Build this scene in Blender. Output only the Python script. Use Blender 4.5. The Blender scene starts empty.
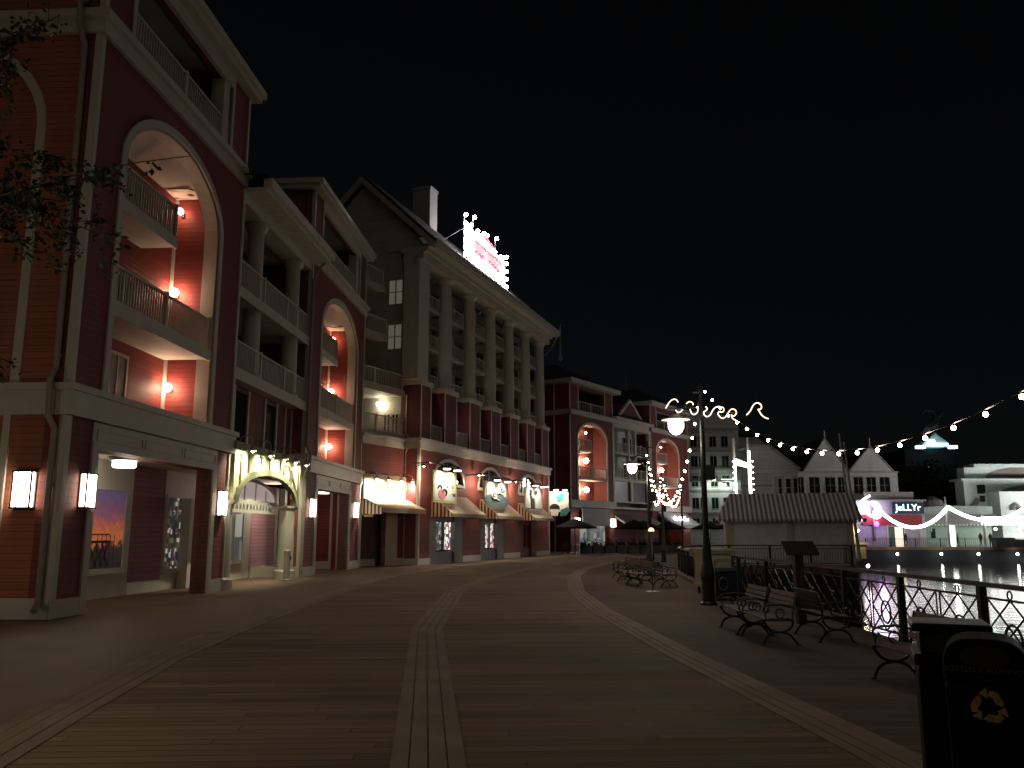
import bpy, bmesh, math, random
from mathutils import Vector, Matrix
random.seed(11)
R = math.radians
scn = bpy.context.scene
COL = scn.collection
F_, EYE, PITCH = 840.0, 1.65, math.atan(149/840)

def at(u, v, Y):
    """world point at ground distance Y that is seen in the direction (u, v)"""
    r = (u-512)/F_; q = (384-v)/F_
    d = (r, math.cos(PITCH)-q*math.sin(PITCH), math.sin(PITCH)+q*math.cos(PITCH))
    t = Y/d[1]
    return Vector((d[0]*t, Y, EYE+d[2]*t))

# ------------------------------------------------------------------ materials
def nt_new(name):
    m = bpy.data.materials.new(name); m.use_nodes = True
    n = m.node_tree; b = n.nodes['Principled BSDF']
    return m, n, b
def N(n, t, **kw):
    x = n.nodes.new(t)
    for k, v in kw.items(): setattr(x, k, v)
    return x
def mth(n, op, a, b=None, c=None):
    x = N(n, 'ShaderNodeMath', operation=op)
    for i, q in enumerate((a, b, c)):
        if q is None: continue
        if isinstance(q, (int, float)): x.inputs[i].default_value = q
        else: n.links.new(q, x.inputs[i])
    return x.outputs[0]
def mat(name, col, rough=.6, metal=0, var=.18, scale=3.0, bump=.15, bscale=40, spec=.4):
    m, n, b = nt_new(name)
    tc = N(n, 'ShaderNodeTexCoord')
    no = N(n, 'ShaderNodeTexNoise'); no.inputs['Scale'].default_value = scale; no.inputs['Detail'].default_value = 6
    n.links.new(tc.outputs['Object'], no.inputs['Vector'])
    mix = N(n, 'ShaderNodeMix', data_type='RGBA')
    mix.inputs[6].default_value = (*[c*(1-var*1.6) for c in col], 1)
    mix.inputs[7].default_value = (*[min(1, c*(1+var)) for c in col], 1)
    n.links.new(no.outputs['Fac'], mix.inputs[0]); n.links.new(mix.outputs[2], b.inputs['Base Color'])
    b.inputs['Roughness'].default_value = rough; b.inputs['Metallic'].default_value = metal
    b.inputs['Specular IOR Level'].default_value = spec
    if bump:
        n2 = N(n, 'ShaderNodeTexNoise'); n2.inputs['Scale'].default_value = bscale; n2.inputs['Detail'].default_value = 4
        n.links.new(tc.outputs['Object'], n2.inputs['Vector'])
        bp = N(n, 'ShaderNodeBump'); bp.inputs['Strength'].default_value = bump; bp.inputs['Distance'].default_value = .01
        n.links.new(n2.outputs['Fac'], bp.inputs['Height']); n.links.new(bp.outputs[0], b.inputs['Normal'])
    return m
def siding(name, col, pitch=.14, var=.2):
    """painted clapboards: boards in z, weather streaks"""
    m, n, b = nt_new(name)
    tc = N(n, 'ShaderNodeTexCoord'); sp = N(n, 'ShaderNodeSeparateXYZ'); n.links.new(tc.outputs['Object'], sp.inputs[0])
    zz = mth(n, 'DIVIDE', sp.outputs['Z'], pitch); fr = mth(n, 'FRACT', zz); fl = mth(n, 'FLOOR', zz)
    no = N(n, 'ShaderNodeTexNoise'); no.inputs['Scale'].default_value = 1.6; no.inputs['Detail'].default_value = 7
    mp = N(n, 'ShaderNodeMapping'); mp.inputs['Scale'].default_value = (1, 1, .25)
    n.links.new(tc.outputs['Object'], mp.inputs[0]); n.links.new(mp.outputs[0], no.inputs['Vector'])
    wn = N(n, 'ShaderNodeTexWhiteNoise', noise_dimensions='1D'); n.links.new(fl, wn.inputs['W'])
    f1 = mth(n, 'MULTIPLY_ADD', wn.outputs['Value'], .3, mth(n, 'MULTIPLY', no.outputs['Fac'], .9))
    mix = N(n, 'ShaderNodeMix', data_type='RGBA')
    mix.inputs[6].default_value = (*[c*(1-var*1.5) for c in col], 1); mix.inputs[7].default_value = (*[min(1, c*(1+var)) for c in col], 1)
    n.links.new(f1, mix.inputs[0])
    gap = mth(n, 'GREATER_THAN', fr, .92)
    mx2 = N(n, 'ShaderNodeMix', data_type='RGBA'); mx2.inputs[7].default_value = (*[c*.35 for c in col], 1)
    n.links.new(mth(n, 'MULTIPLY', gap, .8), mx2.inputs[0]); n.links.new(mix.outputs[2], mx2.inputs[6])
    n.links.new(mx2.outputs[2], b.inputs['Base Color'])
    bp = N(n, 'ShaderNodeBump'); bp.inputs['Strength'].default_value = .7; bp.inputs['Distance'].default_value = .02
    n.links.new(mth(n, 'SUBTRACT', 1.0, fr), bp.inputs['Height']); n.links.new(bp.outputs[0], b.inputs['Normal'])
    b.inputs['Roughness'].default_value = .65
    b.inputs['Specular IOR Level'].default_value = .3
    return m
def emit(name, col, s, fill=None):
    m, n, b = nt_new(name)
    b.inputs['Base Color'].default_value = (*(fill or [min(.8, c) for c in col]), 1)
    b.inputs['Emission Color'].default_value = (*col, 1); b.inputs['Emission Strength'].default_value = s
    return m
def planks(name, col, width, axis='Y', var=.35, angle=0.0, rough=.5):
    m, n, b = nt_new(name)
    tc = N(n, 'ShaderNodeTexCoord'); mp = N(n, 'ShaderNodeMapping'); mp.inputs['Rotation'].default_value = (0, 0, angle)
    n.links.new(tc.outputs['Object'], mp.inputs[0])
    sp = N(n, 'ShaderNodeSeparateXYZ'); n.links.new(mp.outputs[0], sp.inputs[0])
    q = mth(n, 'DIVIDE', sp.outputs[axis], width); fr = mth(n, 'FRACT', q); fl = mth(n, 'FLOOR', q)
    other = sp.outputs['X' if axis == 'Y' else 'Y']
    wn0 = N(n, 'ShaderNodeTexWhiteNoise', noise_dimensions='1D'); n.links.new(fl, wn0.inputs['W'])
    seg = mth(n, 'DIVIDE', mth(n, 'MULTIPLY_ADD', wn0.outputs['Value'], 3.6, other), 3.6)
    sfl = mth(n, 'FLOOR', seg); sfr = mth(n, 'FRACT', seg)
    cb = N(n, 'ShaderNodeCombineXYZ'); n.links.new(fl, cb.inputs[0]); n.links.new(sfl, cb.inputs[1])
    wn = N(n, 'ShaderNodeTexWhiteNoise', noise_dimensions='2D'); n.links.new(cb.outputs[0], wn.inputs['Vector'])
    gr = N(n, 'ShaderNodeTexNoise'); gr.inputs['Scale'].default_value = 2.2; gr.inputs['Detail'].default_value = 8; gr.inputs['Roughness'].default_value = .65
    mp2 = N(n, 'ShaderNodeMapping'); mp2.inputs['Scale'].default_value = (.35, 14, 1) if axis == 'Y' else (14, .35, 1)
    n.links.new(mp.outputs[0], mp2.inputs[0]); n.links.new(mp2.outputs[0], gr.inputs['Vector'])
    big = N(n, 'ShaderNodeTexNoise'); big.inputs['Scale'].default_value = .35; big.inputs['Detail'].default_value = 5
    n.links.new(tc.outputs['Object'], big.inputs['Vector'])
    f = mth(n, 'ADD', mth(n, 'MULTIPLY', wn.outputs['Value'], .6), mth(n, 'MULTIPLY', gr.outputs['Fac'], .4))
    cs = mth(n, 'FLOOR', mth(n, 'DIVIDE', mth(n, 'ADD', sp.outputs[axis], mth(n, 'MULTIPLY', gr.outputs['Fac'], .25)), width*3.3))
    wc = N(n, 'ShaderNodeTexWhiteNoise', noise_dimensions='1D'); n.links.new(cs, wc.inputs['W'])
    f = mth(n, 'ADD', f, mth(n, 'MULTIPLY_ADD', big.outputs['Fac'], 1.1, -.72)); f = mth(n, 'ADD', f, mth(n, 'MULTIPLY', wc.outputs['Value'], .24))
    mix = N(n, 'ShaderNodeMix', data_type='RGBA'); mix.clamp_factor = True
    mix.inputs[6].default_value = (*[c*(1-var*1.4) for c in col], 1); mix.inputs[7].default_value = (*[min(1, c*(1+var*1.3)) for c in col], 1)
    n.links.new(f, mix.inputs[0])
    gap = mth(n, 'MAXIMUM', mth(n, 'LESS_THAN', fr, .085), mth(n, 'LESS_THAN', sfr, .003))
    mx2 = N(n, 'ShaderNodeMix', data_type='RGBA'); mx2.inputs[7].default_value = (*[c*.15 for c in col], 1)
    n.links.new(mth(n, 'MULTIPLY', gap, .85), mx2.inputs[0]); n.links.new(mix.outputs[2], mx2.inputs[6]); n.links.new(mx2.outputs[2], b.inputs['Base Color'])
    hh = mth(n, 'ADD', mth(n, 'MULTIPLY', wn.outputs['Value'], .35), mth(n, 'SUBTRACT', mth(n, 'MULTIPLY', gr.outputs['Fac'], .35), mth(n, 'MULTIPLY', gap, 1.0)))
    bp = N(n, 'ShaderNodeBump'); bp.inputs['Strength'].default_value = .5; bp.inputs['Distance'].default_value = .008
    n.links.new(hh, bp.inputs['Height']); n.links.new(bp.outputs[0], b.inputs['Normal'])
    n.links.new(mth(n, 'MULTIPLY_ADD', wn.outputs['Value'], .22, rough-.08), b.inputs['Roughness'])
    return m
def stripes(name, c1, c2, pitch, axis='X', rough=.8, duty=.5):
    m, n, b = nt_new(name)
    tc = N(n, 'ShaderNodeTexCoord'); sp = N(n, 'ShaderNodeSeparateXYZ'); n.links.new(tc.outputs['Object'], sp.inputs[0])
    g = mth(n, 'GREATER_THAN', mth(n, 'FRACT', mth(n, 'DIVIDE', sp.outputs[axis], pitch)), duty)
    mix = N(n, 'ShaderNodeMix', data_type='RGBA'); mix.inputs[6].default_value = (*c1, 1); mix.inputs[7].default_value = (*c2, 1)
    n.links.new(g, mix.inputs[0]); n.links.new(mix.outputs[2], b.inputs['Base Color']); b.inputs['Roughness'].default_value = rough
    return m
def goods(name, base, cols, scale, strength):
    """a lit shop interior: shelves and goods as small colour cells"""
    m, n, b = nt_new(name)
    tc = N(n, 'ShaderNodeTexCoord'); vo = N(n, 'ShaderNodeTexVoronoi', distance='CHEBYCHEV'); vo.inputs['Randomness'].default_value = .55; vo.inputs['Scale'].default_value = scale
    mp = N(n, 'ShaderNodeMapping'); mp.inputs['Scale'].default_value = (1, 1, .8)
    n.links.new(tc.outputs['Object'], mp.inputs[0]); n.links.new(mp.outputs[0], vo.inputs['Vector'])
    sp = N(n, 'ShaderNodeSeparateColor'); n.links.new(vo.outputs['Color'], sp.inputs[0])
    cr = N(n, 'ShaderNodeValToRGB'); cr.color_ramp.interpolation = 'CONSTANT'
    els = cr.color_ramp.elements
    while len(els) < len(cols): els.new(.5)
    for i, c in enumerate(cols): els[i].position = i/len(cols); els[i].color = (*c, 1)
    n.links.new(sp.outputs[0], cr.inputs[0])
    n.links.new(cr.outputs[0], b.inputs['Base Color']); n.links.new(cr.outputs[0], b.inputs['Emission Color'])
    b.inputs['Emission Strength'].default_value = strength
    return m

RED = siding('red_siding', (.205, .062, .055))
DEEP = siding('deep_red_siding', (.24, .048, .038))
PINK = siding('pink_siding', (.32, .13, .15))
PLUM = siding('plum_siding', (.13, .055, .065))
LIT_RED = siding('lamplit_siding', (.37, .135, .080))  # orange of the lamplight on the side wall, put into the siding colour
CREAMS = siding('cream_siding', (.50, .45, .36))
WHITES = siding('white_siding', (.72, .75, .73), pitch=.16)
TRIM = mat('painted_trim', (.56, .53, .45), .5, var=.12, scale=2)
TRIM2 = mat('grey_white_trim', (.42, .41, .38), .55, var=.12, scale=2)
CEIL = mat('ceiling_paint', (.62, .58, .50), .7)
GREYT = mat('grey_painted_wood', (.20, .19, .18), .5)
ROOF = mat('roof_shingle', (.035, .035, .04), .85, var=.3, scale=8)
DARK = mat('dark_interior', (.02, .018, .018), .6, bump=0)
IRON = mat('black_iron', (.012, .013, .013), .35, metal=.0, var=.3, bump=.1, spec=.6)
GREENM = mat('dark_green_enamel', (.010, .018, .015), .35, var=.2, spec=.5)
STEEL = mat('worn_steel_rail', (.10, .10, .10), .34, metal=.7, var=.25)
PIPE = mat('painted_downspout', (.34, .29, .24), .5)
BENCHW = mat('weathered_bench_slats', (.15, .10, .085), .55, var=.3, scale=9)
CREAM = mat('cream_cart_paint', (.42, .37, .25), .5)
BINM = mat('black_bin_plastic', (.005, .006, .006), .65, var=.2, spec=.08)
BRASS = mat('yellow_decal', (.42, .30, .08), .6, bump=0)
PALEP = mat('grey_lettering', (.10, .10, .09), .6, bump=0)
GLASS_D = mat('dark_window_glass', (.018, .02, .024), .08, bump=0, spec=.8)
GLASS_L = mat('dim_curtained_glass', (.30, .29, .25), .3, var=.4, scale=4, bump=0)
BARK = mat('bark', (.07, .05, .035), .9, var=.4, scale=12, bump=.5)
LEAF = mat('leaf', (.03, .04, .02), .6, var=.5, scale=5, bump=0)
CANVAS_D = mat('dark_canvas', (.005, .005, .007), .9)
CANVAS_T = mat('tan_canvas', (.46, .36, .26), .85, var=.12, scale=2)
CANVAS_W = mat('white_canvas', (.62, .64, .64), .8)
PAVE = mat('brown_concrete', (.19, .115, .068), .62, var=.28, scale=.9, bump=.35, bscale=60)
QUAY = mat('quay_wall', (.03, .032, .035), .8)
BULB = emit('warm_bulb', (1, .78, .60), 60)
BULBW = emit('white_bulb', (1, .93, .9), 30)
HOTG = emit('hot_globe', (1, .72, .50), 60)
LANT = emit('frosted_lantern_glass', (1, .84, .66), 13)
GLOBE = emit('globe_lamp_glass', (1, .60, .40), 34)
LAMPG = emit('street_lamp_glass', (1, .93, .80), 14)
NEONW = emit('warm_neon_tube', (1, .82, .62), 2.2)
SIGNW = emit('lit_white_sign', (1, .95, .97), 12)
SIGNR = emit('red_neon', (.9, .08, .14), 1.6)

# ------------------------------------------------------------------ mesh builder
class MB:
    def __init__(s): s.v = []; s.f = []; s.m = []
    def add(s, vs, fs, mi=0):
        o = len(s.v); s.v += [tuple(q) for q in vs]; s.f += [tuple(i+o for i in f) for f in fs]; s.m += [mi]*len(fs); return s
    def box(s, x0, x1, y0, y1, z0, z1, mi=0):
        return s.add([(x, y, z) for z in (z0, z1) for y in (y0, y1) for x in (x0, x1)],
                     [(0, 2, 3, 1), (4, 5, 7, 6), (0, 1, 5, 4), (2, 6, 7, 3), (0, 4, 6, 2), (1, 3, 7, 5)], mi)
    def ext(s, poly, y0, y1, mi=0, ax='y'):
        """polygon of (a, b) pairs pushed along an axis: y -> (x, z), z -> (x, y), x -> (y, z)"""
        n = len(poly)
        P = {'y': lambda a, b, t: (a, t, b), 'z': lambda a, b, t: (a, b, t), 'x': lambda a, b, t: (t, a, b)}[ax]
        vs = [P(a, b, y0) for a, b in poly]+[P(a, b, y1) for a, b in poly]
        return s.add(vs, [tuple(range(n)), tuple(range(2*n-1, n-1, -1))]+[(i, (i+1) % n, n+(i+1) % n, n+i) for i in range(n)], mi)
    def tube(s, pts, r, n=8, cap=True, mi=0):
        pts = [Vector(p) for p in pts]; rs = r if isinstance(r, (list, tuple)) else [r]*len(pts)
        vs = []; up = Vector((0, 0, 1)); prev = None
        for i, p in enumerate(pts):
            t = (pts[min(i+1, len(pts)-1)]-pts[max(i-1, 0)])
            t = t.normalized() if t.length > 1e-9 else Vector((0, 0, 1))
            if prev is None:
                a = t.cross(up if abs(t.z) < .9 else Vector((1, 0, 0))).normalized()
            else:
                a = (prev-t*prev.dot(t)); a = a.normalized() if a.length > 1e-6 else t.cross(up).normalized()
            prev = a; b = t.cross(a)
            for k in range(n):
                w = 2*math.pi*k/n; vs.append(p+(a*math.cos(w)+b*math.sin(w))*rs[i])
        fs = [(i*n+k, i*n+(k+1) % n, (i+1)*n+(k+1) % n, (i+1)*n+k) for i in range(len(pts)-1) for k in range(n)]
        if cap: fs += [tuple(range(n))[::-1], tuple((len(pts)-1)*n+k for k in range(n))]
        return s.add(vs, fs, mi)
    def lathe(s, c, prof, n=16, mi=0):
        vs = []
        for r, z in prof:
            for k in range(n):
                w = 2*math.pi*k/n; vs.append((c[0]+r*math.cos(w), c[1]+r*math.sin(w), c[2]+z))
        L = len(prof)
        fs = [(i*n+k, i*n+(k+1) % n, (i+1)*n+(k+1) % n, (i+1)*n+k) for i in range(L-1) for k in range(n)]
        fs += [tuple(range(n))[::-1], tuple((L-1)*n+k for k in range(n))]
        return s.add(vs, fs, mi)
    def ball(s, c, r, n=8, mi=0, sz=1):
        m = n//2
        return s.lathe(c, [(max(1e-4, r*math.sin(math.pi*i/m)), -r*sz*math.cos(math.pi*i/m)) for i in range(m+1)], n, mi)
    def build(s, name, mats, parent=None, smooth=False, bevel=0, **props):
        me = bpy.data.meshes.new(name); me.from_pydata(s.v, [], s.f)
        mats = mats if isinstance(mats, (list, tuple)) else [mats]
        for m in mats: me.materials.append(m)
        for p, i in zip(me.polygons, s.m): p.material_index = i; p.use_smooth = smooth
        bm = bmesh.new(); bm.from_mesh(me); bmesh.ops.recalc_face_normals(bm, faces=bm.faces); bm.to_mesh(me); bm.free()
        o = bpy.data.objects.new(name, me); COL.objects.link(o)
        if parent is not None: o.parent = parent
        if bevel:
            b = o.modifiers.new('b', 'BEVEL'); b.width = bevel; b.segments = 2; b.limit_method = 'ANGLE'
        for k, v in props.items(): o[k] = v
        return o
def B(*a): return MB().box(*a)
def tag(o, label, cat, group=None):
    o['label'] = label; o['category'] = cat
    if group: o['group'] = group
    return o
def thing(name, label, cat, loc=(0, 0, 0), rz=0, group=None):
    o = bpy.data.objects.new(name, None); COL.objects.link(o); o.location = loc; o.rotation_euler = (0, 0, rz)
    return tag(o, label, cat, group)
def dup(root, loc, rz, label, group=None):
    def cp(o, par):
        c = o.copy(); COL.objects.link(c); c.parent = par
        for ch in KIDS.get(o.name, []): cp(ch, c)
        return c
    r = cp(root, None); r.location = loc; r.rotation_euler = (0, 0, rz); r['label'] = label
    if group: r['group'] = group
    return r
KIDS = {}
def index_kids():
    KIDS.clear()
    for o in bpy.data.objects:
        if o.parent: KIDS.setdefault(o.parent.name, []).append(o)
class Frame:
    k = 1.0; dz = 0.0
    def __init__(s, P, d):
        s.P = Vector((P[0], P[1], 0)); s.a = math.atan2(d[1], d[0]); s.d = Vector((math.cos(s.a), math.sin(s.a), 0)); s.n = Vector((-s.d.y, s.d.x, 0))
    def w(s, x, y, z): return s.P+s.d*x*s.k+s.n*y*s.k+Vector((0, 0, z*s.k+s.dz))
    def thing(s, name, label, cat, x=0, y=0, z=0, group=None):
        t = thing(name, label, cat, s.w(x, y, z), s.a, group); t.scale = (s.k,)*3; return t
def grid_wall(mb, x0, x1, z0, z1, y0, y1, holes, mi=0):
    xs = sorted({x0, x1, *[h[0] for h in holes], *[h[1] for h in holes]}); xs = [x for x in xs if x0 <= x <= x1]
    for a, b in zip(xs, xs[1:]):
        hs = sorted((h[2], h[3]) for h in holes if h[0] <= a+1e-6 and h[1] >= b-1e-6); z = z0
        for p, q in hs:
            if p > z: mb.box(a, b, y0, y1, z, p, mi)
            z = max(z, q)
        if z < z1: mb.box(a, b, y0, y1, z, z1, mi)
    return mb
def arch_pts(a0, a1, zs, rise, n=20):
    c = (a0+a1)/2; h = (a1-a0)/2
    return [(c-h*math.cos(math.pi*i/n), zs+rise*math.sin(math.pi*i/n)) for i in range(n+1)]
def arch_wall(mb, x0, x1, z0, z1, a0, a1, zs, rise, y0, y1, zb=None):
    mb.box(x0, a0, y0, y1, z0, z1); mb.box(a1, x1, y0, y1, z0, z1)
    if zb is not None and zb > z0: mb.box(a0, a1, y0, y1, z0, zb)
    p = arch_pts(a0, a1, zs, rise)
    for (xa, za), (xb, zb_) in zip(p, p[1:]): mb.ext([(xa, za), (xb, zb_), (xb, z1), (xa, z1)], y0, y1)
    return mb
def arch_trim(mb, a0, a1, zb, zs, rise, w, y0, y1):
    pi = [(a0, zb)]+arch_pts(a0, a1, zs, rise)+[(a1, zb)]; po = [(a0-w, zb)]+arch_pts(a0-w, a1+w, zs, rise+w)+[(a1+w, zb)]
    for i in range(len(pi)-1): mb.ext([pi[i], pi[i+1], po[i+1], po[i]], y0, y1)
    return mb
def railing(par, x0, x1, y, z, h=1.0, side=None, m=None, step=.13, name='railing'):
    """balcony railing: rails, balusters, posts; side: also returns along y"""
    mb = MB(); m = m or TRIM
    def run(p, q):
        p = Vector(p); q = Vector(q); L = (q-p).length; n = max(2, int(L/step)); al = abs((q-p).x) > abs((q-p).y)
        def bar(a, b, hw, z0, z1):
            if al: mb.box(min(a.x, b.x), max(a.x, b.x), a.y-hw, a.y+hw, z0, z1)
            else: mb.box(a.x-hw, a.x+hw, min(a.y, b.y), max(a.y, b.y), z0, z1)
        bar(p, q, .04, z+h-.06, z+h); bar(p, q, .03, z+.10, z+.15)
        for i in range(1, n):
            c = p.lerp(q, i/n); mb.box(c.x-.018, c.x+.018, c.y-.018, c.y+.018, z+.15, z+h-.06)
        k = max(1, int(L/1.9))
        for i in range(k+1):
            c = p.lerp(q, i/k); mb.box(c.x-.055, c.x+.055, c.y-.055, c.y+.055, z, z+h+.05)
    run((x0, y, 0), (x1, y, 0))
    if side: run((side[0], y, 0), (side[0], side[1], 0))
    return mb.build(name, m, par)
def window(par, x0, x1, z0, z1, y, glass, nx=2, nz=2, fm=None, out=.05, wname='window'):
    """window on a wall whose face is at y (outside is smaller y)"""
    fm = fm or TRIM; f = MB(); w = .09
    grid_wall(f, x0-w, x1+w, z0-w, z1+w, y-out, y+.02, [(x0, x1, z0, z1)])
    for i in range(1, nx):
        x = x0+(x1-x0)*i/nx; f.box(x-.03, x+.03, y-out+.01, y+.015, z0, z1)
    for i in range(1, nz):
        z = z0+(z1-z0)*i/nz; f.box(x0, x1, y-out+.015, y+.012, z-.02, z+.02)
    f.box(x0-w-.04, x1+w+.04, y-out-.05, y+.01, z0-w-.06, z0-w)
    o = f.build(wname, fm, par)
    B(x0, x1, y-.02, y-.005, z0, z1).build('pane', glass, o)
    return o

# ------------------------------------------------------------------ world, camera, light
w = bpy.data.worlds.new('World'); scn.world = w; w.use_nodes = True
n = w.node_tree; bg = n.nodes['Background']
sky = N(n, 'ShaderNodeTexSky', sky_type='NISHITA'); sky.sun_disc = False; sky.sun_elevation = R(28); sky.sun_rotation = R(140)
hs = N(n, 'ShaderNodeHueSaturation'); hs.inputs['Saturation'].default_value = .45
n.links.new(sky.outputs[0], hs.inputs['Color']); n.links.new(hs.outputs[0], bg.inputs[0]); bg.inputs[1].default_value = .0006
sun = bpy.data.objects.new('night_glow', bpy.data.lights.new('night_glow', 'SUN')); COL.objects.link(sun)
sun.data.energy = .080; sun.data.angle = R(70); sun.data.color = (1, .86, .70)
sun.rotation_euler = Vector((-.36, .60, -.62)).to_track_quat('-Z', 'Y').to_euler()
cam = bpy.data.objects.new('camera', bpy.data.cameras.new('camera')); COL.objects.link(cam); scn.camera = cam
cam.data.sensor_width = 36; cam.data.lens = F_/1024*36; cam.data.clip_end = 2000; cam.data.clip_start = .05
cam.location = (0, 0, EYE); cam.rotation_euler = (R(90)+PITCH, 0, 0)
vs = scn.view_settings; vs.view_transform = 'Standard'; vs.look = 'None'; vs.exposure = 0; vs.gamma = 1; vs.use_curve_mapping = False
scn.render.engine = 'CYCLES'
scn.cycles.use_denoising = True; scn.cycles.max_bounces = 6; scn.cycles.sample_clamp_indirect = 3; scn.cycles.sample_clamp_direct = 0
scn.cycles.use_light_tree = True; scn.cycles.caustics_reflective = False; scn.cycles.caustics_refractive = False
def point(name, loc, e, col=(1, .8, .6), r=.05, par=None):
    l = bpy.data.lights.new(name, 'POINT'); l.energy = e; l.color = col; l.shadow_soft_size = r
    o = bpy.data.objects.new(name, l); COL.objects.link(o); o.location = loc
    if par is not None: o.parent = par
    return o
def spot(name, loc, target, e, col=(1, .85, .65), ang=100, r=.06, par=None):
    l = bpy.data.lights.new(name, 'SPOT'); l.energy = e; l.color = col; l.shadow_soft_size = r; l.spot_size = R(ang); l.spot_blend = .8
    o = bpy.data.objects.new(name, l); COL.objects.link(o); o.location = loc
    o.rotation_euler = (Vector(target)-Vector(loc)).to_track_quat('-Z', 'Y').to_euler()
    if par is not None: o.parent = par
    return o
# ------------------------------------------------------------------ the setting
def lerp_path(path, y):
    for (x0, y0), (x1, y1) in zip(path, path[1:]):
        if y0 <= y <= y1: return x0+(x1-x0)*(y-y0)/(y1-y0)
    return path[0][0] if y < path[0][1] else path[-1][0]
def strip(left, right, ya, yb, z, step=1.0):
    mb = MB(); k = int((yb-ya)/step)
    for i in range(k):
        a = ya+(yb-ya)*i/k; b = ya+(yb-ya)*(i+1)/k
        mb.add([(lerp_path(left, a), a, z), (lerp_path(right, a), a, z), (lerp_path(right, b), b, z), (lerp_path(left, b), b, z)], [(0, 1, 2, 3)])
    return mb
RAIL = [(5.3, -12), (5.62, 3), (5.85, 12), (5.98, 17), (5.92, 22), (5.95, 26.5), (6.35, 31), (7.0, 36), (7.9, 40), (9.3, 42.2), (11, 43), (17.3, 43)]
SHORE = RAIL+[(17.3, 62), (24, 78), (33, 95), (38, 104), (190, 104)]
mb = MB(); mb.ext([(x+.18, y) for x, y in SHORE[:-1]]+[(190, 104), (190, 420), (-160, 420), (-160, -12)], -.35, 0, ax='z')
mb.build('ground', PAVE, kind='structure')
mb = MB()
for (xa, ya), (xb, yb) in zip(SHORE, SHORE[1:]):
    d = Vector((xb-xa, yb-ya)).normalized(); nn = Vector((d.y, -d.x))
    q = [(xa+nn.x*.02, ya+nn.y*.02), (xb+nn.x*.02, yb+nn.y*.02), (xb-nn.x*.4, yb-nn.y*.4), (xa-nn.x*.4, ya-nn.y*.4)]
    mb.ext(q, -3.0, -.36, ax='z')
mb.build('quay', QUAY, kind='structure')
# water
m, n, b = nt_new('lagoon_water')
b.inputs['Base Color'].default_value = (.004, .006, .008, 1); b.inputs['Roughness'].default_value = .06; b.inputs['IOR'].default_value = 1.33
b.inputs['Specular IOR Level'].default_value = .8
tc = N(n, 'ShaderNodeTexCoord'); n1 = N(n, 'ShaderNodeTexNoise'); n1.inputs['Scale'].default_value = 1.5; n1.inputs['Detail'].default_value = 5
n.links.new(tc.outputs['Object'], n1.inputs['Vector'])
bp = N(n, 'ShaderNodeBump'); bp.inputs['Strength'].default_value = .42; bp.inputs['Distance'].default_value = .05
n.links.new(n1.outputs['Fac'], bp.inputs['Height']); n.links.new(bp.outputs[0], b.inputs['Normal'])
MB().add([(-20, -60, -1.8), (600, -60, -1.8), (600, 200, -1.8), (-20, 200, -1.8)], [(0, 1, 2, 3)]).build('water', m, kind='structure')

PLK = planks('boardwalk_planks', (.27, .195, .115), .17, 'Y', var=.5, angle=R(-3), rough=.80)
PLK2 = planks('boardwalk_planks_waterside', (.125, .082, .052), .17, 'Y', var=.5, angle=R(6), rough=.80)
TRB = mat('boardwalk_trim_boards', (.34, .27, .19), .75, var=.38, scale=1.3, bump=.35, bscale=25)
LT = [(-3.2, -12), (-3.55, 4), (-4.2, 8.1), (-4.65, 11.5), (-4.85, 15), (-4.95, 20), (-4.9, 26), (-4.65, 32.8), (-2.9, 43), (-.3, 52), (6, 68)]
MT = [(.35, -12), (-.12, 2), (-.6, 6.4), (-1.47, 15), (-1.62, 24.5), (-.8, 32.2), (.3, 38), (1.8, 44), (4.5, 54), (9, 66)]
RT = [(3.6, -12), (3.05, 3), (2.8, 6.9), (2.3, 12.5), (1.9, 19), (1.85, 24.5), (2.35, 32.8), (3.3, 39.5), (5, 46), (7.5, 54), (11.5, 64)]
RL = [p for p in RAIL if p[1] <= 42.5]+[(9.9, 46), (13, 56), (16, 64)]
strip(LT, RT, -12, 66, .004).build('boardwalk', PLK, kind='structure')
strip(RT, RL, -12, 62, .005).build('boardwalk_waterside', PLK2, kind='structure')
def trim(path, wd, nb, name):
    mb = MB()
    P = [Vector(p) for p in path]
    nr = []
    for i, p in enumerate(P):
        t = (P[min(i+1, len(P)-1)]-P[max(i-1, 0)]).normalized(); nr.append(Vector((t.y, -t.x)))
    for k in range(nb):
        a = -wd/2+wd*k/nb+.006; c = -wd/2+wd*(k+1)/nb-.006
        for i in range(len(P)-1):
            q = [P[i]+nr[i]*a, P[i]+nr[i]*c, P[i+1]+nr[i+1]*c, P[i+1]+nr[i+1]*a]
            mb.ext([(v.x, v.y) for v in q], .006, .014+.002*((k*7+i*3) % 3), ax='z')
    mb.build(name, TRB, kind='structure')
trim(LT, .62, 4, 'boardwalk_trim'); trim(MT, .56, 4, 'boardwalk_trim'); trim(RT, .50, 4, 'boardwalk_trim')

# ------------------------------------------------------------------ buildings along the boardwalk
A = Frame((-8.99, 16.82), (.062, 1)); EF = Frame((-6.88*.845, 49.59*.845), (.367, 1)); EF.k = .845; EF.dz = EYE*(1-.845); FF = Frame((5.3, 76.9), (.70, 1))

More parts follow.
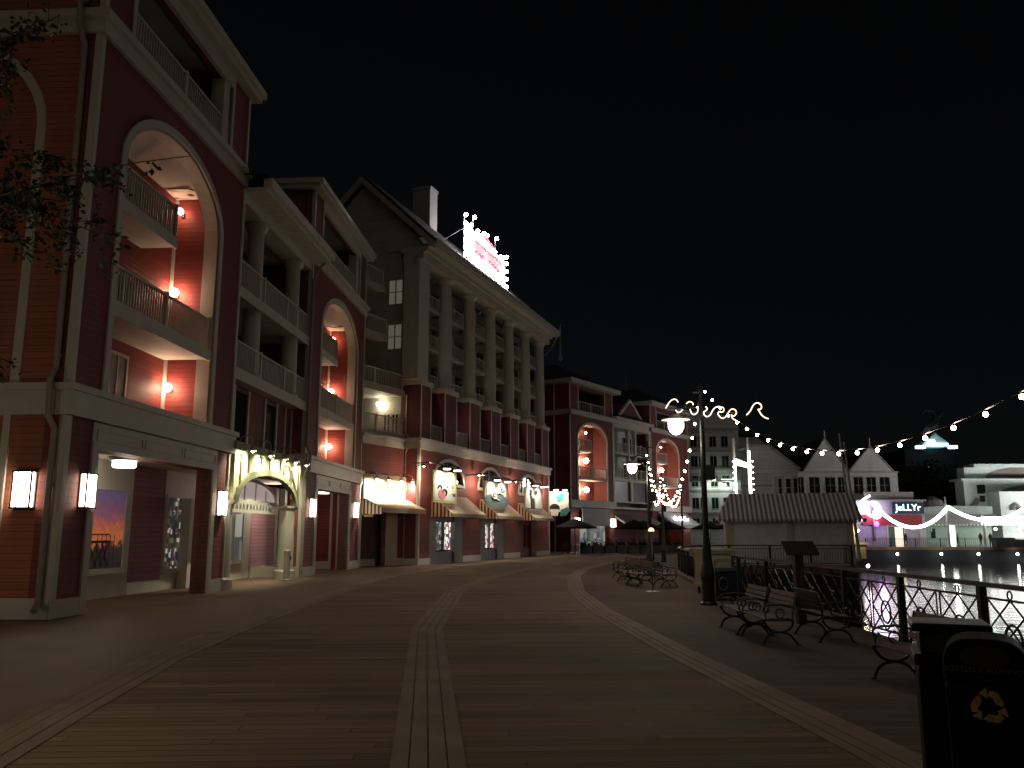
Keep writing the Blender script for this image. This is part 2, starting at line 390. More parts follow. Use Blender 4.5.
def wall_lantern(fr, x, y, z, label, side=False, s=1.0, group='rectangular wall lanterns'):
    t = fr.thing('wall_lantern', label, 'lantern', x, y, z, group)
    a, d, h = .19*s, .16*s, .36*s
    if side:
        t.rotation_euler = (0, 0, fr.a-R(90))
    f = MB()
    f.box(-a-.02, a+.02, -.03, 0, -h-.04, h+.04)
    for sx in (-a, a):
        f.box(sx-.014, sx+.014, -d-.014, -d+.014, -h, h)
    for sx in (-a/2.4,): f.box(sx-.01, sx+.01, -d-.014, -d, -h, h)
    for z0 in (-h, h): f.box(-a-.02, a+.02, -d-.02, -.03, z0-.018, z0+.018)
    f.box(-a, a, -d-.012, -d-.001, .12*s, .135*s)
    f.build('lantern_frame', IRON, t)
    B(-a+.01, a-.01, -d, -.035, -h+.02, h-.02).build('lantern_glass', LANT, t)
    return t
def globe_lamp(fr, x, y, z, label, m=GLOBE, dirx=-1, r=.10, e=0, col=(1, .5, .3), group='globe lamps in the balcony recesses'):
    t = fr.thing('globe_lamp', label, 'lamp', x, y, z, group)
    MB().tube([(0, 0, 0), (.10*dirx, 0, 0), (.16*dirx, 0, .02)], .02, 6).lathe((.005*dirx, 0, -.06), [(.05, 0), (.05, .12)], 8).build('bracket', IRON, t)
    MB().ball((.22*dirx, 0, .05), r, 10).build('globe', m, t, smooth=True)
    if e: point('lamp_light', (.30*dirx, -.20 if dirx else -.5, .0), e, col, .10, t)
    return t

def pavilion(fr, X, W, label, a0, a1, opening, hi=2, side_m=RED, left_len=9, right_len=9, shutters=False, depth=1.35, blind=False, fine=True, ground=True):
    """tall gabled bay: shop front, arched balcony recess, open attic. local x 0..W"""
    t = fr.thing('inn_pavilion', label, 'building', X)
    o0, o1, oz = opening
    # ground floor
    g = MB(); grid_wall(g, 0, W, 0, 3.98, 0, .45, [(o0, o1, 0, oz)]); g.build('ground_wall', RED, t)
    tr = MB()
    for a, c in ((-.03, o0-.24), (o1+.24, W+.03)): tr.box(a, c, -.045, .0, 0, .36)
    tr.box(-.05, .10, -.06, 0, .36, 3.99); tr.box(W-.10, W+.05, -.06, 0, .36, 3.98)
    tr.box(o0-.24, o0, -.05, .30, 0, oz); tr.box(o1, o1+.24, -.05, .30, 0, oz)
    tr.box(o0-.24, o1+.24, -.05, .0, oz, oz+.13); tr.box(o0-.24, o1+.24, -.03, 0, oz+.13, 3.98)
    k = 3; L = (o1-o0+.3)/k
    for i in range(k):
        xx = o0-.15+L*i
        tr2 = [(xx+.06, xx+L-.06, oz+.18, oz+.21), (xx+.06, xx+L-.06, 3.82, 3.85), (xx+.06, xx+.10, oz+.21, 3.82), (xx+L-.10, xx+L-.06, oz+.21, 3.82)]
        for q in tr2: tr.box(q[0], q[1], -.05, -.03, q[2], q[3])
    tr.build('shopfront_trim', TRIM, t)
    b = MB(); b.box(-.14, W+.14, -.14, .3, 4.0, 4.5); b.box(-.20, W+.20, -.21, .3, 4.5, 4.64)
    b.build('band', TRIM, t)
    zs, rise = 10.1, 1.7
    arch_wall(MB(), 0, W, 4.64, 12.45, a0, a1, zs, rise, 0, .40).build('upper_wall', RED, t)
    tr = arch_trim(MB(), a0, a1, 4.64, zs, rise, .20, -.045, .02)
    tr.box(-.04, .09, -.05, 0, 4.64, 12.4); tr.box(W-.09, W+.04, -.05, 0, 4.64, 12.4)
    tr.build('arch_trim', TRIM, t)
    arch_trim(MB(), a0+.001, a1-.001, 4.64, zs, rise-.001, -.06, .03, .42).build('arch_lining', TRIM, t)
    c = MB(); c.box(-.10, W+.10, -.10, .4, 12.45, 12.78); c.box(-.20, W+.20, -.22, .4, 12.78, 12.96)
    c.build('cornice', TRIM, t)
    # attic
    at_ = MB(); grid_wall(at_, 0, W, 12.96, 15.45, 0, .35, [(1.25, W-1.35, 12.96, 15.2)])
    at_.build('attic_wall', RED, t)
    tr = MB(); 
    for x in (-.03, 1.13, W-1.35, W-.09): tr.box(x, x+.13, -.04, .1, 12.96, 15.45)
    tr.box(1.25, W-1.35, -.04, .1, 15.1, 15.45); tr.box(W-1.9, W-1.5, .02, .42, 12.96, 15.1)
    tr.build('attic_trim', TRIM, t)
    railing(t, 1.3, W-1.4, .1, 12.98, .95, step=.13 if fine else .3)
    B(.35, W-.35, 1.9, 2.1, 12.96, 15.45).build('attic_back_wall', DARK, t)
    rf = MB(); rf.box(-.30, W+.30, -.30, 9, 15.45, 15.62); rf.box(-.38, W+.38, -.42, 9, 15.62, 15.84)
    rf.build('eave', TRIM, t)
    rf = MB(); Dp = max(left_len, 4)
    rf.add([(-.34, -.36, 15.84), (W+.34, -.36, 15.84), (W+.34, Dp, 15.84), (-.34, Dp, 15.84), (W/2, W/2-.5, 18.0), (W/2, Dp, 18.0)],
           [(0, 1, 4), (1, 2, 5, 4), (0, 4, 5, 3), (2, 3, 5)])
    rf.build('roof', ROOF, t)
    # sides
    s = MB(); s.box(0, .35, .40, left_len, 4.64, 15.45)
    if blind: s.box(0, .35, .45, left_len, 0, 4.64)
    s.build('side_wall', side_m, t)
    MB().box(W-.35, W, .40, right_len, 4.64, 15.45).box(W-.35, W, 2.6, right_len, 0, 4.64).build('side_wall', RED, t)
    s = MB()
    if left_len:
        s.box(-.14, 0, .301, left_len, 4.0, 4.5); s.box(-.20, 0, .301, left_len, 4.5, 4.64)
        s.box(-.10, 0, .401, left_len, 12.45, 12.78); s.box(-.20, 0, .401, left_len, 12.78, 12.96)
        s.box(-.05, 0, .001, left_len, 0, .4); s.box(-.052, -.001, .001, .12, .4, 4.0); s.box(-.042, -.001, .001, .12, 4.64, 12.44)
        if blind:
            for z0, z1 in ((.4, 4.0),): s.box(-.05, 0, 1.15, 1.3, z0, z1)
            p = arch_pts(-1.25, -6.25, 10.3, 2.0, 16); q = arch_pts(-1.05, -6.45, 10.3, 2.2, 16)
            P1 = [(-1.25, 4.64)]+p+[(-6.25, 4.64)]; P2 = [(-1.05, 4.64)]+q+[(-6.45, 4.64)]
            for i in range(len(P1)-1): s.ext([(-P1[i][0], P1[i][1]), (-P1[i+1][0], P1[i+1][1]), (-P2[i+1][0], P2[i+1][1]), (-P2[i][0], P2[i][1])], -.05, 0, ax='x')
    s.build('side_trim', TRIM, t)
    # recess behind the arch
    d = depth+.02
    r_ = MB(); r_.box(a0-.15, a0-.02, .4, d, 4.6, 12.2); r_.box(a1+.02, a1+.15, .4, d, 4.6, 12.2); r_.box(a0-.15, a1+.15, d, d+.15, 4.6, 12.4)
    r_.build('recess_wall', DEEP, t)
    r_ = MB(); ap = arch_pts(a0-.01, a1+.01, zs, rise, 28)
    def cz(z, t): return max(z, 11.38)+(11.38-max(z, 11.38))*t*t*(3-2*t)
    for (xa, za), (xb, zb) in zip(ap, ap[1:]):
        for k in range(6):
            t0, t1 = k/6, (k+1)/6; y0_, y1_ = .4+(d-.4)*t0, .4+(d-.4)*t1
            r_.add([(xa, y0_, cz(za, t0)), (xb, y0_, cz(zb, t0)), (xb, y1_, cz(zb, t1)), (xa, y1_, cz(za, t1))], [(0, 1, 2, 3)])
    o = r_.build('recess_ceiling', CEIL, t)
    bm_ = bmesh.new(); bm_.from_mesh(o.data); bmesh.ops.remove_doubles(bm_, verts=bm_.verts, dist=1e-4); bm_.to_mesh(o.data); bm_.free()
    for p in o.data.polygons: p.use_smooth = True
    B(a1-.07, a1+.0, d-.08, d-.0, 4.65, 11.4).build('corner_post', TRIM, t)
    b = B(a0+.06, a1-.06, .06, d, 6.52, 6.72); b.box(a0+.06, a1-.06, .0, .06, 6.46, 6.78)
    o = b.build('balcony', CEIL, t); railing(o, a0+.1, a1-.1, .14, 6.72, .98, step=.12 if fine else .25)
    b = B(a0, a0+(a1-a0)*.66, .42, d, 9.25, 9.42); b.box(a0, a0+(a1-a0)*.66, .36, .42, 9.2, 9.48)
    o = b.build('balcony', CEIL, t); railing(o, a0+.05, a0+(a1-a0)*.66-.05, .46, 9.42, .98, side=(a0+(a1-a0)*.66-.05, d), step=.12 if fine else .25)
    # doors and windows of the rooms
    for zf in (4.66, 6.74, 9.44):
        dr = MB(); x0 = a0+.5
        grid_wall(dr, x0-.1, x0+1.0, zf, zf+1.75, d-.06, d, [(x0, x0+.9, zf, zf+1.62)])
        o = dr.build('door', TRIM, t); B(x0+.05, x0+.85, d-.03, d-.01, zf+.1, zf+1.55).build('pane', GLASS_D, o)
        window(t, x0+1.9, x0+2.7, zf+.35, zf+1.45, d, GLASS_L if zf < 5 else GLASS_D, 2, 1)
    return t

pavA = pavilion(A, 0, 8.33, 'tall red pavilion nearest the camera at the far left, with a lamplight orange side wall', 1.35, 6.70, (1.2, 7.2, 3.42), side_m=LIT_RED, blind=True)
pavC = pavilion(A, 15.62, 8.98, 'second red pavilion with an arched balcony recess, left of the lit striped shop awning', 1.70, 7.60, (1.9, 7.0, 3.42), side_m=RED, fine=True)

# corner downspout of the near pavilion
def downspout(par, pts, r=.055, m=PIPE):
    mb = MB().tube(pts, r, 8)
    for i in range(1, int(pts[-1][2]/2.6)+1):
        z = i*2.6; p = min(pts, key=lambda q: abs(q[2]-z)); mb.lathe((p[0], p[1], z), [(r+.02, -.03), (r+.02, .03)], 8)
    mb.build('downspout', m, par)
downspout(pavA, [(-.30, .12, .18), (-.12, .16, .32), (-.12, .16, 3.7), (-.30, .2, 3.95), (-.32, .22, 4.7), (-.12, .25, 5.0), (-.12, .30, 12.1), (-.36, .32, 12.5), (-.36, .35, 13.0), (-.12, .35, 13.2), (-.12, .35, 15.4)], .065)
downspout(pavC, [(-.10, -.10, .15), (-.10, -.10, 3.7), (-.10, -.24, 4.0), (-.10, -.28, 4.7), (-.10, -.12, 4.95), (-.10, -.12, 11.6), (-.10, -.35, 12.1), (-.10, -.6, 12.35)], .06)

# arcade behind the near shop fronts (frame A): back wall at y 1.85 with shop windows
arc = A.thing('arcade_wall', 'recessed shop windows and pink clapboard wall in the arcade under the near pavilion', 'shop front', 0, 1.85)
g = MB(); grid_wall(g, .4, 6.40, 0, 3.95, 0, .2, [(4.25, 6.0, .75, 2.75)]); g.build('panelled_wall', TRIM, arc)
g = MB(); grid_wall(g, 6.40, 8.3, 0, 3.95, 0, .2, []); g.build('siding_wall', PINK, arc)
g = MB(); grid_wall(g, 8.3, 10.6, 0, 3.95, .0, .2, [(8.45, 9.5, .6, 2.7)]); g.build('window_wall', TRIM, arc)
g = MB(); grid_wall(g, 10.6, 15.3, 0, 3.95, 0, .2, [(12.9, 14.5, .7, 2.6)]); g.build('window_wall', TRIM, arc)
g = MB(); grid_wall(g, 15.3, 18.0, 0, 3.95, 0, .2, []); g.build('siding_wall', siding('lilac_pink_siding', (.42, .22, .25)), arc)
MB().box(6.36, 8.32, -.04, 0, 0, .32).box(10.6, 12.2, -.04, 0, 0, .5).build('skirting', TRIM, arc)
# lit picture window with a sunset view print
m, n, b = nt_new('sunset_print')
tc = N(n, 'ShaderNodeTexCoord'); sp = N(n, 'ShaderNodeSeparateXYZ'); n.links.new(tc.outputs['Object'], sp.inputs[0])
cr = N(n, 'ShaderNodeValToRGB'); e = cr.color_ramp.elements
e[0].position = 0; e[0].color = (.03, .02, .02, 1); e[1].position = 1; e[1].color = (.10, .09, .22, 1)
for p_, c_ in ((.28, (.05, .03, .03, 1)), (.36, (.75, .22, .08, 1)), (.52, (.65, .16, .07, 1)), (.68, (.28, .10, .16, 1))):
    q = e.new(p_); q.color = c_
nz = N(n, 'ShaderNodeTexNoise'); nz.inputs['Scale'].default_value = 6; nz.inputs['Detail'].default_value = 8; n.links.new(tc.outputs['Object'], nz.inputs['Vector'])
zz = mth(n, 'ADD', mth(n, 'DIVIDE', mth(n, 'SUBTRACT', sp.outputs['Z'], .75), 2.0), mth(n, 'MULTIPLY_ADD', nz.outputs['Fac'], .5, -.25))
n.links.new(zz, cr.inputs[0]); n.links.new(cr.outputs[0], b.inputs['Base Color']); n.links.new(cr.outputs[0], b.inputs['Emission Color']); b.inputs['Emission Strength'].default_value = .34
wd = window(arc, 4.25, 6.0, .75, 2.75, 0, m, 1, 1, wname='display_window')
# lattice stand and arched skyline inside the print
mb = MB()
for k in range(5): mb.box(4.75+k*.2, 4.78+k*.2, -.022, -.012, .8, 1.6)
for k in range(3):
    mb.tube([(4.4+k*.28, -.03, .8), (4.75+k*.28, -.03, 1.4)], .012, 4); mb.tube([(4.75+k*.28, -.03, .8), (4.4+k*.28, -.03, 1.4)], .012, 4)
mb.box(4.35, 5.4, -.04, -.022, 1.4, 1.46); mb.box(4.5, 5.3, -.04, -.022, 1.6, 1.63)
mb.build('display_stand', DARK, arc)
GOODS1 = goods('lit_goods', None, [(.015, .015, .015), (.05, .045, .04), (.03, .03, .03), (.45, .42, .38), (.02, .02, .03), (.10, .12, .06), (.03, .025, .025), (.12, .05, .04), (.02, .02, .02)], 9, .7)
window(arc, 8.45, 9.5, .6, 2.7, 0, GOODS1, 1, 1, wname='display_window')
GL2 = goods('shop_glass', None, [(.10, .12, .12), (.13, .15, .15), (.07, .08, .08), (.16, .17, .17), (.35, .36, .33)], 1.6, .55)
window(arc, 12.9, 14.5, .7, 2.6, 0, GL2, 2, 1, wname='display_window')
B(18.25, 19.0, .02, .1, 0, 2.6).build('door', GLASS_D, arc); MB().box(18.0, 18.25, -.04, .2, 0, 3.95).box(19.0, 19.3, -.04, .2, 0, 3.95).build('door_frame', TRIM, arc)
MB().box(15.3, 18.0, -.05, 0, 0, .40).build('skirting', TRIM, arc)
point('porch_fill', (15.4, -.9, 3.0), 42, (1, .9, .75), .2, arc)  # fill light added to brighten the arcade wall, no fitting here
B(.4, 8.9, .0, .12, 0, .12)
MB().box(.36, 19.3, -1.40, .2, 3.50, 3.54).build('soffit', CEIL, arc)
MB().box(9.3, 9.55, -.35, -.05, 0, 2.7).build('door_frame', TRIM, arc)
ds = A.thing('ceiling_lamp', 'round flush lamp hanging under the soffit of the near shop entrance', 'lamp', 3.95, .85, 3.50)
point('lamp_light', (0, -.1, -.5), 14, (1, .85, .65), .2, ds)
MB().lathe((0, 0, -.06), [(.36, 0), (.36, .06)], 20).lathe((0, 0, -.09), [(.34, 0), (.34, .02)], 20).tube([(0, 0, -.12), (0, 0, -.06)], .02, 6).build('fitting', TRIM, ds)
MB().lathe((0, 0, -.26), [(.25, 0), (.28, .03), (.28, .16)], 20).build('shade', emit('opal_shade', (1, .9, .72), 5), ds, smooth=False)

# lanterns
wall_lantern(A, 0, .70, 2.50, 'rectangular lit wall lantern on the lamplight orange side wall, leftmost of all', side=True, s=1.0)
wall_lantern(A, .84, -.0, 2.52, 'rectangular lit wall lantern on the corner pier just right of the downspout', s=.98)
wall_lantern(A, 7.85, 0, 2.50, 'rectangular lit wall lantern between the near shop entrance and the arched sign', s=.98)
wall_lantern(A, 16.75, 0, 2.62, 'rectangular lit wall lantern left of the second shop entrance', s=1.0)
wall_lantern(A, 23.75, 0, 2.72, 'rectangular lit wall lantern right of the second shop entrance', s=1.0)
# recess lamps
for fr, x, zl, nm in ((A, 6.70, (10.88, 8.42, 5.65), 'nearest arched recess'), (A, 23.22, (10.88, 8.30, 5.65), 'second arched recess')):
    for z, pos, e in zip(zl, ('top', 'middle', 'bottom'), (.5, 6.5, 6.5)):
        globe_lamp(fr, x, 1.14, z, f'glowing wall lamp at the {pos} level of the {nm}', e=e, r=.10 if z > 10 else .13, m=GLOBE if z > 10 else HOTG)

# second shop entrance inside C
sc2 = A.thing('arcade_wall', 'recessed shop windows inside the second pavilion entrance', 'shop front', 15.62, 1.7)
g = MB(); grid_wall(g, .4, 7.9, 0, 3.95, .8, 1.0, []); g.build('back_wall', DEEP, sc2)
# end wall of the entry, facing the near end
g = MB(); g.box(7.68, 7.9, -1.25, 1.0, 2.62, 3.5); g.box(7.68, 7.9, -1.25, .0, 0, 2.62); g.box(7.68, 7.9, 0, .45, 0, .5); g.box(7.68, 7.9, .45, .8, 0, 2.62); g.build('end_wall', DEEP, sc2)
g = MB(); g.box(7.62, 7.68, -.78, -.66, 0, 3.5); g.box(7.62, 7.68, -1.25, -1.0, 0, 3.5); g.box(7.62, 7.68, -.66, 0, 0, .35); g.box(7.60, 7.68, 0, .06, .35, 2.62); g.box(7.60, 7.68, .40, .46, .35, 2.62); g.build('end_trim', TRIM, sc2)
B(7.75, 7.8, .0, .45, .5, 2.62).build('lit_pane', GOODS1, sc2)
MB().box(.36, 7.9, -1.25, 1.0, 3.50, 3.54).build('soffit', CEIL, sc2)
point('entry_fill', (4.5, -.4, 3.1), 16, (1, .82, .62), .2, sc2)  # fill light added inside the dark entry, without a fitting
ds = A.thing('ceiling_lamp', 'small flat lamp under the soffit of the second shop entrance', 'lamp', 21.6, .9, 3.50)
MB().lathe((0, 0, -.10), [(.25, 0), (.25, .09)], 14).build('shade', emit('opal_shade_dim', (1, .9, .72), 2.5), ds)

# ---- B: the columned balcony wing between the two pavilions
bw = A.thing('inn_wing', 'recessed balcony wing with pale columns between the two near red pavilions', 'building', 8.35)
WB = 7.25
g = MB(); grid_wall(g, 0, WB, 4.65, 12.3, 2.2, 2.4, []); g.build('back_wall', DEEP, bw)
g = MB(); grid_wall(g, 0, WB, 4.05, 6.35, .55, .75, [(1.5, 2.6, 4.6, 6.2), (4.3, 5.4, 4.6, 6.2)]); g.build('lower_wall', RED, bw)
for x in (0, 1.38, 2.6, 4.18, 5.4, 6.4, WB-.12): B(x, x+.12, .50, .56, 4.05, 6.35).build('panel_trim', TRIM, bw)
for x in (1.5, 4.3): B(x, x+1.1, .60, .66, 4.6, 6.2).build('pane', GLASS_D, bw)
for zf in (6.4, 9.0):
    b = B(0, WB, .05, 2.2, zf, zf+.18); b.box(0, WB, -.02, .05, zf-.08, zf+.26)
    o = b.build('balcony', TRIM, bw); railing(o, .1, WB-.1, .12, zf+.18, 1.0)
    for x in (1.0, 4.4): window(bw, x, x+1.6, zf+.3, zf+2.1, 2.2, GLASS_D, 2, 1)
for x in (2.15, 6.1):
    c = MB(); c.lathe((x, .38, 6.66), [(.38, 0), (.38, .12), (.31, .2), (.27, 5.05), (.33, 5.1), (.40, 5.25), (.40, 5.35)], 18)
    c.build('column', TRIM, bw, smooth=False)
c = MB(); c.box(0, WB, .0, .75, 12.0, 12.3); c.build('beam', TRIM, bw)
c = MB(); c.box(-.05, WB+.05, -.75, 2.4, 12.3, 12.42); c.box(-.05, WB+.05, -.90, -.62, 12.42, 12.72); c.build('eave', CEIL, bw)
MB().add([(-.3, -.8, 12.72), (WB+.3, -.8, 12.72), (WB+.3, 5, 15.2), (-.3, 5, 15.2), (-.3, 5, 12.7), (WB+.3, 5, 12.7)], [(0, 1, 2, 3), (2, 3, 4, 5), (0, 3, 4), (1, 2, 5)]).build('roof', ROOF, bw)
# fin-like spire on the wing roof
sp_ = A.thing('roof_finial', 'slim dark pointed finial behind the eave of the near pavilion', 'finial', 9.3, 4.5, 14.9)
MB().lathe((0, 0, 0), [(.35, 0), (.30, .9), (.12, 1.4), (.06, 2.6), (.01, 3.4)], 10).build('spire', GREYT, sp_)
# arched sign board of the shop under B
sg = A.thing('arched_shop_sign', 'floodlit yellow green shop sign over an arched doorway with tall letters', 'sign', 8.35, -.10)
ZS, RS = 2.75, .80
arch_wall(MB(), .05, 6.15, 2.55, 4.15, .35, 5.85, 2.6, .92, -.06, .04).build('sign_board', mat('sign_cream', (.62, .62, .38), .6, bump=0), sg)
f = arch_trim(MB(), .35, 5.85, 2.55, 2.6, .92, .20, -.14, .06); f.box(.0, 6.2, -.12, .08, 4.15, 4.38); f.box(6.15, 6.24, -.1, .08, 2.5, 4.15)
f.build('sign_frame', mat('sage_paint', (.22, .23, .15), .6), sg)
def text(par, s, size, loc, rot, m, ext=.01, name='lettering', sx=1.0, align='CENTER'):
    c = bpy.data.curves.new(name, 'FONT'); c.body = s; c.size = size; c.extrude = ext; c.align_x = align; c.align_y = 'CENTER'
    o = bpy.data.objects.new(name, c); COL.objects.link(o); o.location = loc; o.rotation_euler = rot; o.scale = (sx, 1, 1); c.materials.append(m)
    bpy.context.view_layer.update()
    me = bpy.data.meshes.new_from_object(o); bpy.data.objects.remove(o); me.name = name
    o = bpy.data.objects.new(name, me); COL.objects.link(o); o.location = loc; o.rotation_euler = rot; o.scale = (sx, 1, 1)
    if par is not None: o.parent = par
    return o
LETT = mat('ochre_letter', (.09, .06, .012), .6, bump=0)
for ch, x, zc, sz in (('J', .52, 3.55, 1.25), ('I', 1.15, 3.75, .85), ('T', 2.25, 3.88, .55), ('T', 3.05, 3.88, .55), ('I', 4.1, 3.78, .8), ('O', 4.85, 3.6, 1.15), ('N', 5.75, 3.3, 1.5)):
    text(sg, ch, sz, (x, -.075, zc), (R(90), 0, 0), LETT, .012, name='letter')
GN = emit('gooseneck_bulb', (1, .95, .75), 25)
for i, x in enumerate((.55, 2.15, 3.55, 4.75, 6.0)):
    g = A.thing('gooseneck_lamp', 'gooseneck lamp over the arched shop sign, %s from the left' % ('first', 'second', 'third', 'fourth', 'fifth')[i], 'lamp', 8.35+x, -.15, 4.38, 'gooseneck lamps over the arched sign')
    MB().tube([(0, .05, -.1)]+[(0, .05-.20+.20*math.cos(k*math.pi/8), .06+.16*math.sin(k*math.pi/8)) for k in range(9)]+[(0, -.35, -.08)], .02, 6).build('arm', PIPE, g)
    MB().lathe((0, -.35, -.27), [(.13, 0), (.10, .09), (.03, .2)], 12).build('shade', PIPE, g)
    MB().ball((0, -.35, -.27), .045, 8).build('bulb', GN, g)
    spot('lamp_light', (0, -.62, -.30), (0, .25, -1.1), 190, (1, .94, .66), 120, .05, g)
# porch inside the arch: fanlight, blue-grey name board, round columns
po = A.thing('shop_porch', 'arched shop doorway with fanlight, cream round columns and a small name board', 'porch', 8.35, .15)
for x in (.15, 6.0): MB().lathe((x, .0, 0), [(.38, 0), (.38, .3), (.30, .36), (.27, 2.45), (.36, 2.55), (.36, 2.62)], 20).build('column', TRIM, po, smooth=False)
f = arch_trim(MB(), .6, 5.6, 2.7, 2.72, .62, .10, 0.3, .36)
for k in range(1, 5): f.box(.6+k*1.0-.02, .6+k*1.0+.02, .3, .34, 2.72, 2.74+.6*math.sin(math.pi*k/5))
f.box(.5, 5.7, .28, .40, 2.30, 2.72); f.build('fanlight_frame', TRIM, po)
MB().ext(arch_pts(.62, 5.58, 2.73, .6), .33, .335).build('fanlight_pane', emit('fanlight_glow', (.75, .62, .60), .35), po)
sq = MB(); 
for k in range(15): 
    x = .9+k*.3; sq.tube([(x, .27, 2.4), (x+.05, .27, 2.6), (x+.12, .27, 2.42), (x+.18, .27, 2.58)], .014, 4)
sq.build('raised_lettering', mat('board_lettering', (.30, .30, .31), .5, bump=0), po)
bo = A.thing('ash_bollard', 'slim cream bollard standing beside the porch column', 'bollard', 13.1, -.35)
MB().lathe((0, 0, 0), [(.16, 0), (.16, .06), (.11, .08), (.11, .95), (.13, .96), (.13, 1.05), (.06, 1.08)], 14).build('post', TRIM, bo); B(-.05, .05, -.125, -.105, .72, .86).build('slot', DARK, bo)

# ---- D: angled link with the lit awning, between pavilion C and the hall
DF = Frame(A.w(24.62, 0, 0).xy, (.52, 1))
dw = DF.thing('inn_link', 'angled red link with a lit upper balcony, between the second pavilion and the hall', 'building')
g = MB(); grid_wall(g, 0, 4.3, 0, 6.05, 0, .3, [(.15, 2.24, 0, 2.9)]); g.build('ground_wall', RED, dw)
B(.0, 2.6, .7, .9, 0, 3.0).build('entry_back_wall', siding('violet_siding', (.17, .10, .12)), dw)
g = MB(); g.box(2.24, 3.2, -.06, .3, 0, 3.2); g.box(0, .15, -.06, .3, 0, 3.2); g.box(3.2, 4.3, -.045, 0, 0, .38); g.box(.15, 2.24, .62, .70, 0, .35); g.build('pilasters', TRIM, dw)
g = MB(); g.box(-.02, 4.4, -.12, .3, 6.05, 6.42); g.box(-.02, 4.45, -.2, .3, 6.42, 6.56); g.build('band', TRIM, dw)
for zf, x1 in ((6.5, 4.1), (8.9, 3.6), (11.6, 2.0), (14.2, 1.6)):
    b = B(-1.5, x1, .05, 3.2, zf, zf+.2); b.box(-1.5, x1, -.03, .05, zf-.06, zf+.28)
    o = b.build('balcony', CREAMS, dw); railing(o, -1.4, x1-.05, .12, zf+.2, .95, step=.14)
downspout(dw, [(3.75, -.1, .1), (3.75, -.1, 5.9), (3.75, -.3, 6.1), (3.75, -.3, 6.6), (3.75, -.1, 6.9), (3.75, -.1, 9)], .055)
gl = globe_lamp(EF, 3.14, 2.85, 9.75, 'bright white lamp on the cream upper balcony of the link', m=LAMPG, dirx=-1, e=26, col=(1, .9, .62), r=.17, group='balcony lamps')
# awning and floodlit fascia
aw = DF.thing('lit_shop_awning', 'cream awning under a floodlit shop fascia at the angled link', 'awning', .02, -.07)
WA = 3.9
B(.1, WA, -.10, 0, 3.25, 4.55).build('fascia_board', CANVAS_T, aw)
MB().add([(.1, -.12, 3.35), (WA, -.12, 3.35), (WA, -1.25, 2.85), (.1, -1.25, 2.85), (.1, -.12, 3.32), (WA, -.12, 3.32), (WA, -1.25, 2.82), (.1, -1.25, 2.82)],
         [(0, 1, 2, 3), (4, 5, 6, 7), (2, 3, 7, 6), (0, 3, 7, 4), (1, 2, 6, 5)]).build('canopy', CANVAS_T, aw)
B(.1, WA, -1.27, -1.24, 2.62, 2.84).build('valance', CANVAS_T, aw)
SM = stripes('brown_cream_stripes', (.06, .03, .02), (.5, .42, .3), .22, 'Y')
MB().ext([(-.05, 3.34), (-1.25, 2.84), (-1.25, 2.55), (-.05, 2.55)], .08, .11, ax='x').build('side_flap', SM, aw)
sq = MB()
for (cx, w_) in ((.8, .8), (2.0, 1.0), (3.2, .8)):
    pts = [(cx+w_*(k/24-.5), -.12, 3.95+.18*math.sin(k*1.25)) for k in range(25)]; sq.tube(pts, .03, 5)
sq.build('script_lettering', mat('coral_paint', (.55, .2, .12), .6), aw)
for i, x in enumerate((.5, 1.5, 2.6, 3.6)):
    g = DF.thing('gooseneck_lamp', 'hooked flood lamp over the cream lit fascia, %s from the left' % ('first', 'second', 'third', 'fourth')[i], 'lamp', x, -.12, 4.45, 'flood lamps over the lit fascia')
    MB().tube([(0, .1, -.05), (0, .02, .1), (0, -.25, .22), (0, -.5, .12), (0, -.55, -.04)], .02, 6).build('arm', PIPE, g)
    MB().lathe((0, -.55, -.16), [(.13, 0), (.10, .09), (.03, .14)], 12).build('shade', PIPE, g)
    MB().ball((0, -.55, -.17), .05, 8).build('bulb', GN, g)
    spot('lamp_light', (0, -.60, -.20), (0, .1, -.9), 460, (1, .92, .72), 125, .05, g)
pl = A.thing('name_plaque', 'small yellow plaque on a bracket beside the lantern of the second entrance', 'sign', 24.75, -.25, 2.5)
B(-.02, .35, -.42, .0, -.07, .07).build('plaque', mat('yellow_plaque', (.6, .42, .1), .5), pl); B(.0, .04, 0, .25, -.02, .02).build('bracket', IRON, pl)
# ------------------------------------------------------------------ E: the columned hall
XE0, XE1 = 3.1, 29.8; ZB = -.33
hall = EF.thing('columned_hall', 'large hall with tall white columns on red pedestals and three tan awnings', 'building', 0)
doors = [(4.8, 10.0, ZB, 2.75), (13.3, 18.0, ZB, 2.75), (21.8, 26.0, ZB, 2.75)]
arch_c = [(7.4, 5.1), (15.2, 5.1), (24.0, 5.1)]
g = MB(); grid_wall(g, XE0, XE1, ZB, 4.85, 0, .4, doors); g.box(XE0, XE0+.3, .4, 4.2, ZB, 6.85)
xs = [XE0]+[(a+b)/2 for a, b in ((9.9, 11.9), (18.6, 20.6))]+[XE1]
ac = [(5.3, 10.0), (12.9, 17.5), (21.6, 26.4)]
for (xa, xb), (p, q) in zip(zip(xs, xs[1:]), ac): arch_wall(g, xa, xb, 4.85, 6.85, p, q, 4.9, 1.45, 0, .4)
g.build('ground_wall', RED, hall)
for p, q in ac: arch_trim(MB(), p, q, 4.9, 4.9, 1.45, .22, -.06, .02).box(p-.22, q+.22, -.08, 0, 4.72, 4.9).build('arch_surround', TRIM, hall)
for x in (XE0, XE1-.14): B(x-.03, x+.17, -.05, 0, .1, 6.85).build('corner_board', TRIM, hall)
MB().box(XE0-.04, XE0-.001, .001, 1.4, ZB, .10).box(XE0-.04, XE0-.001, .001, .12, .1, 6.85).build('corner_board', TRIM, hall)
pr = XE0
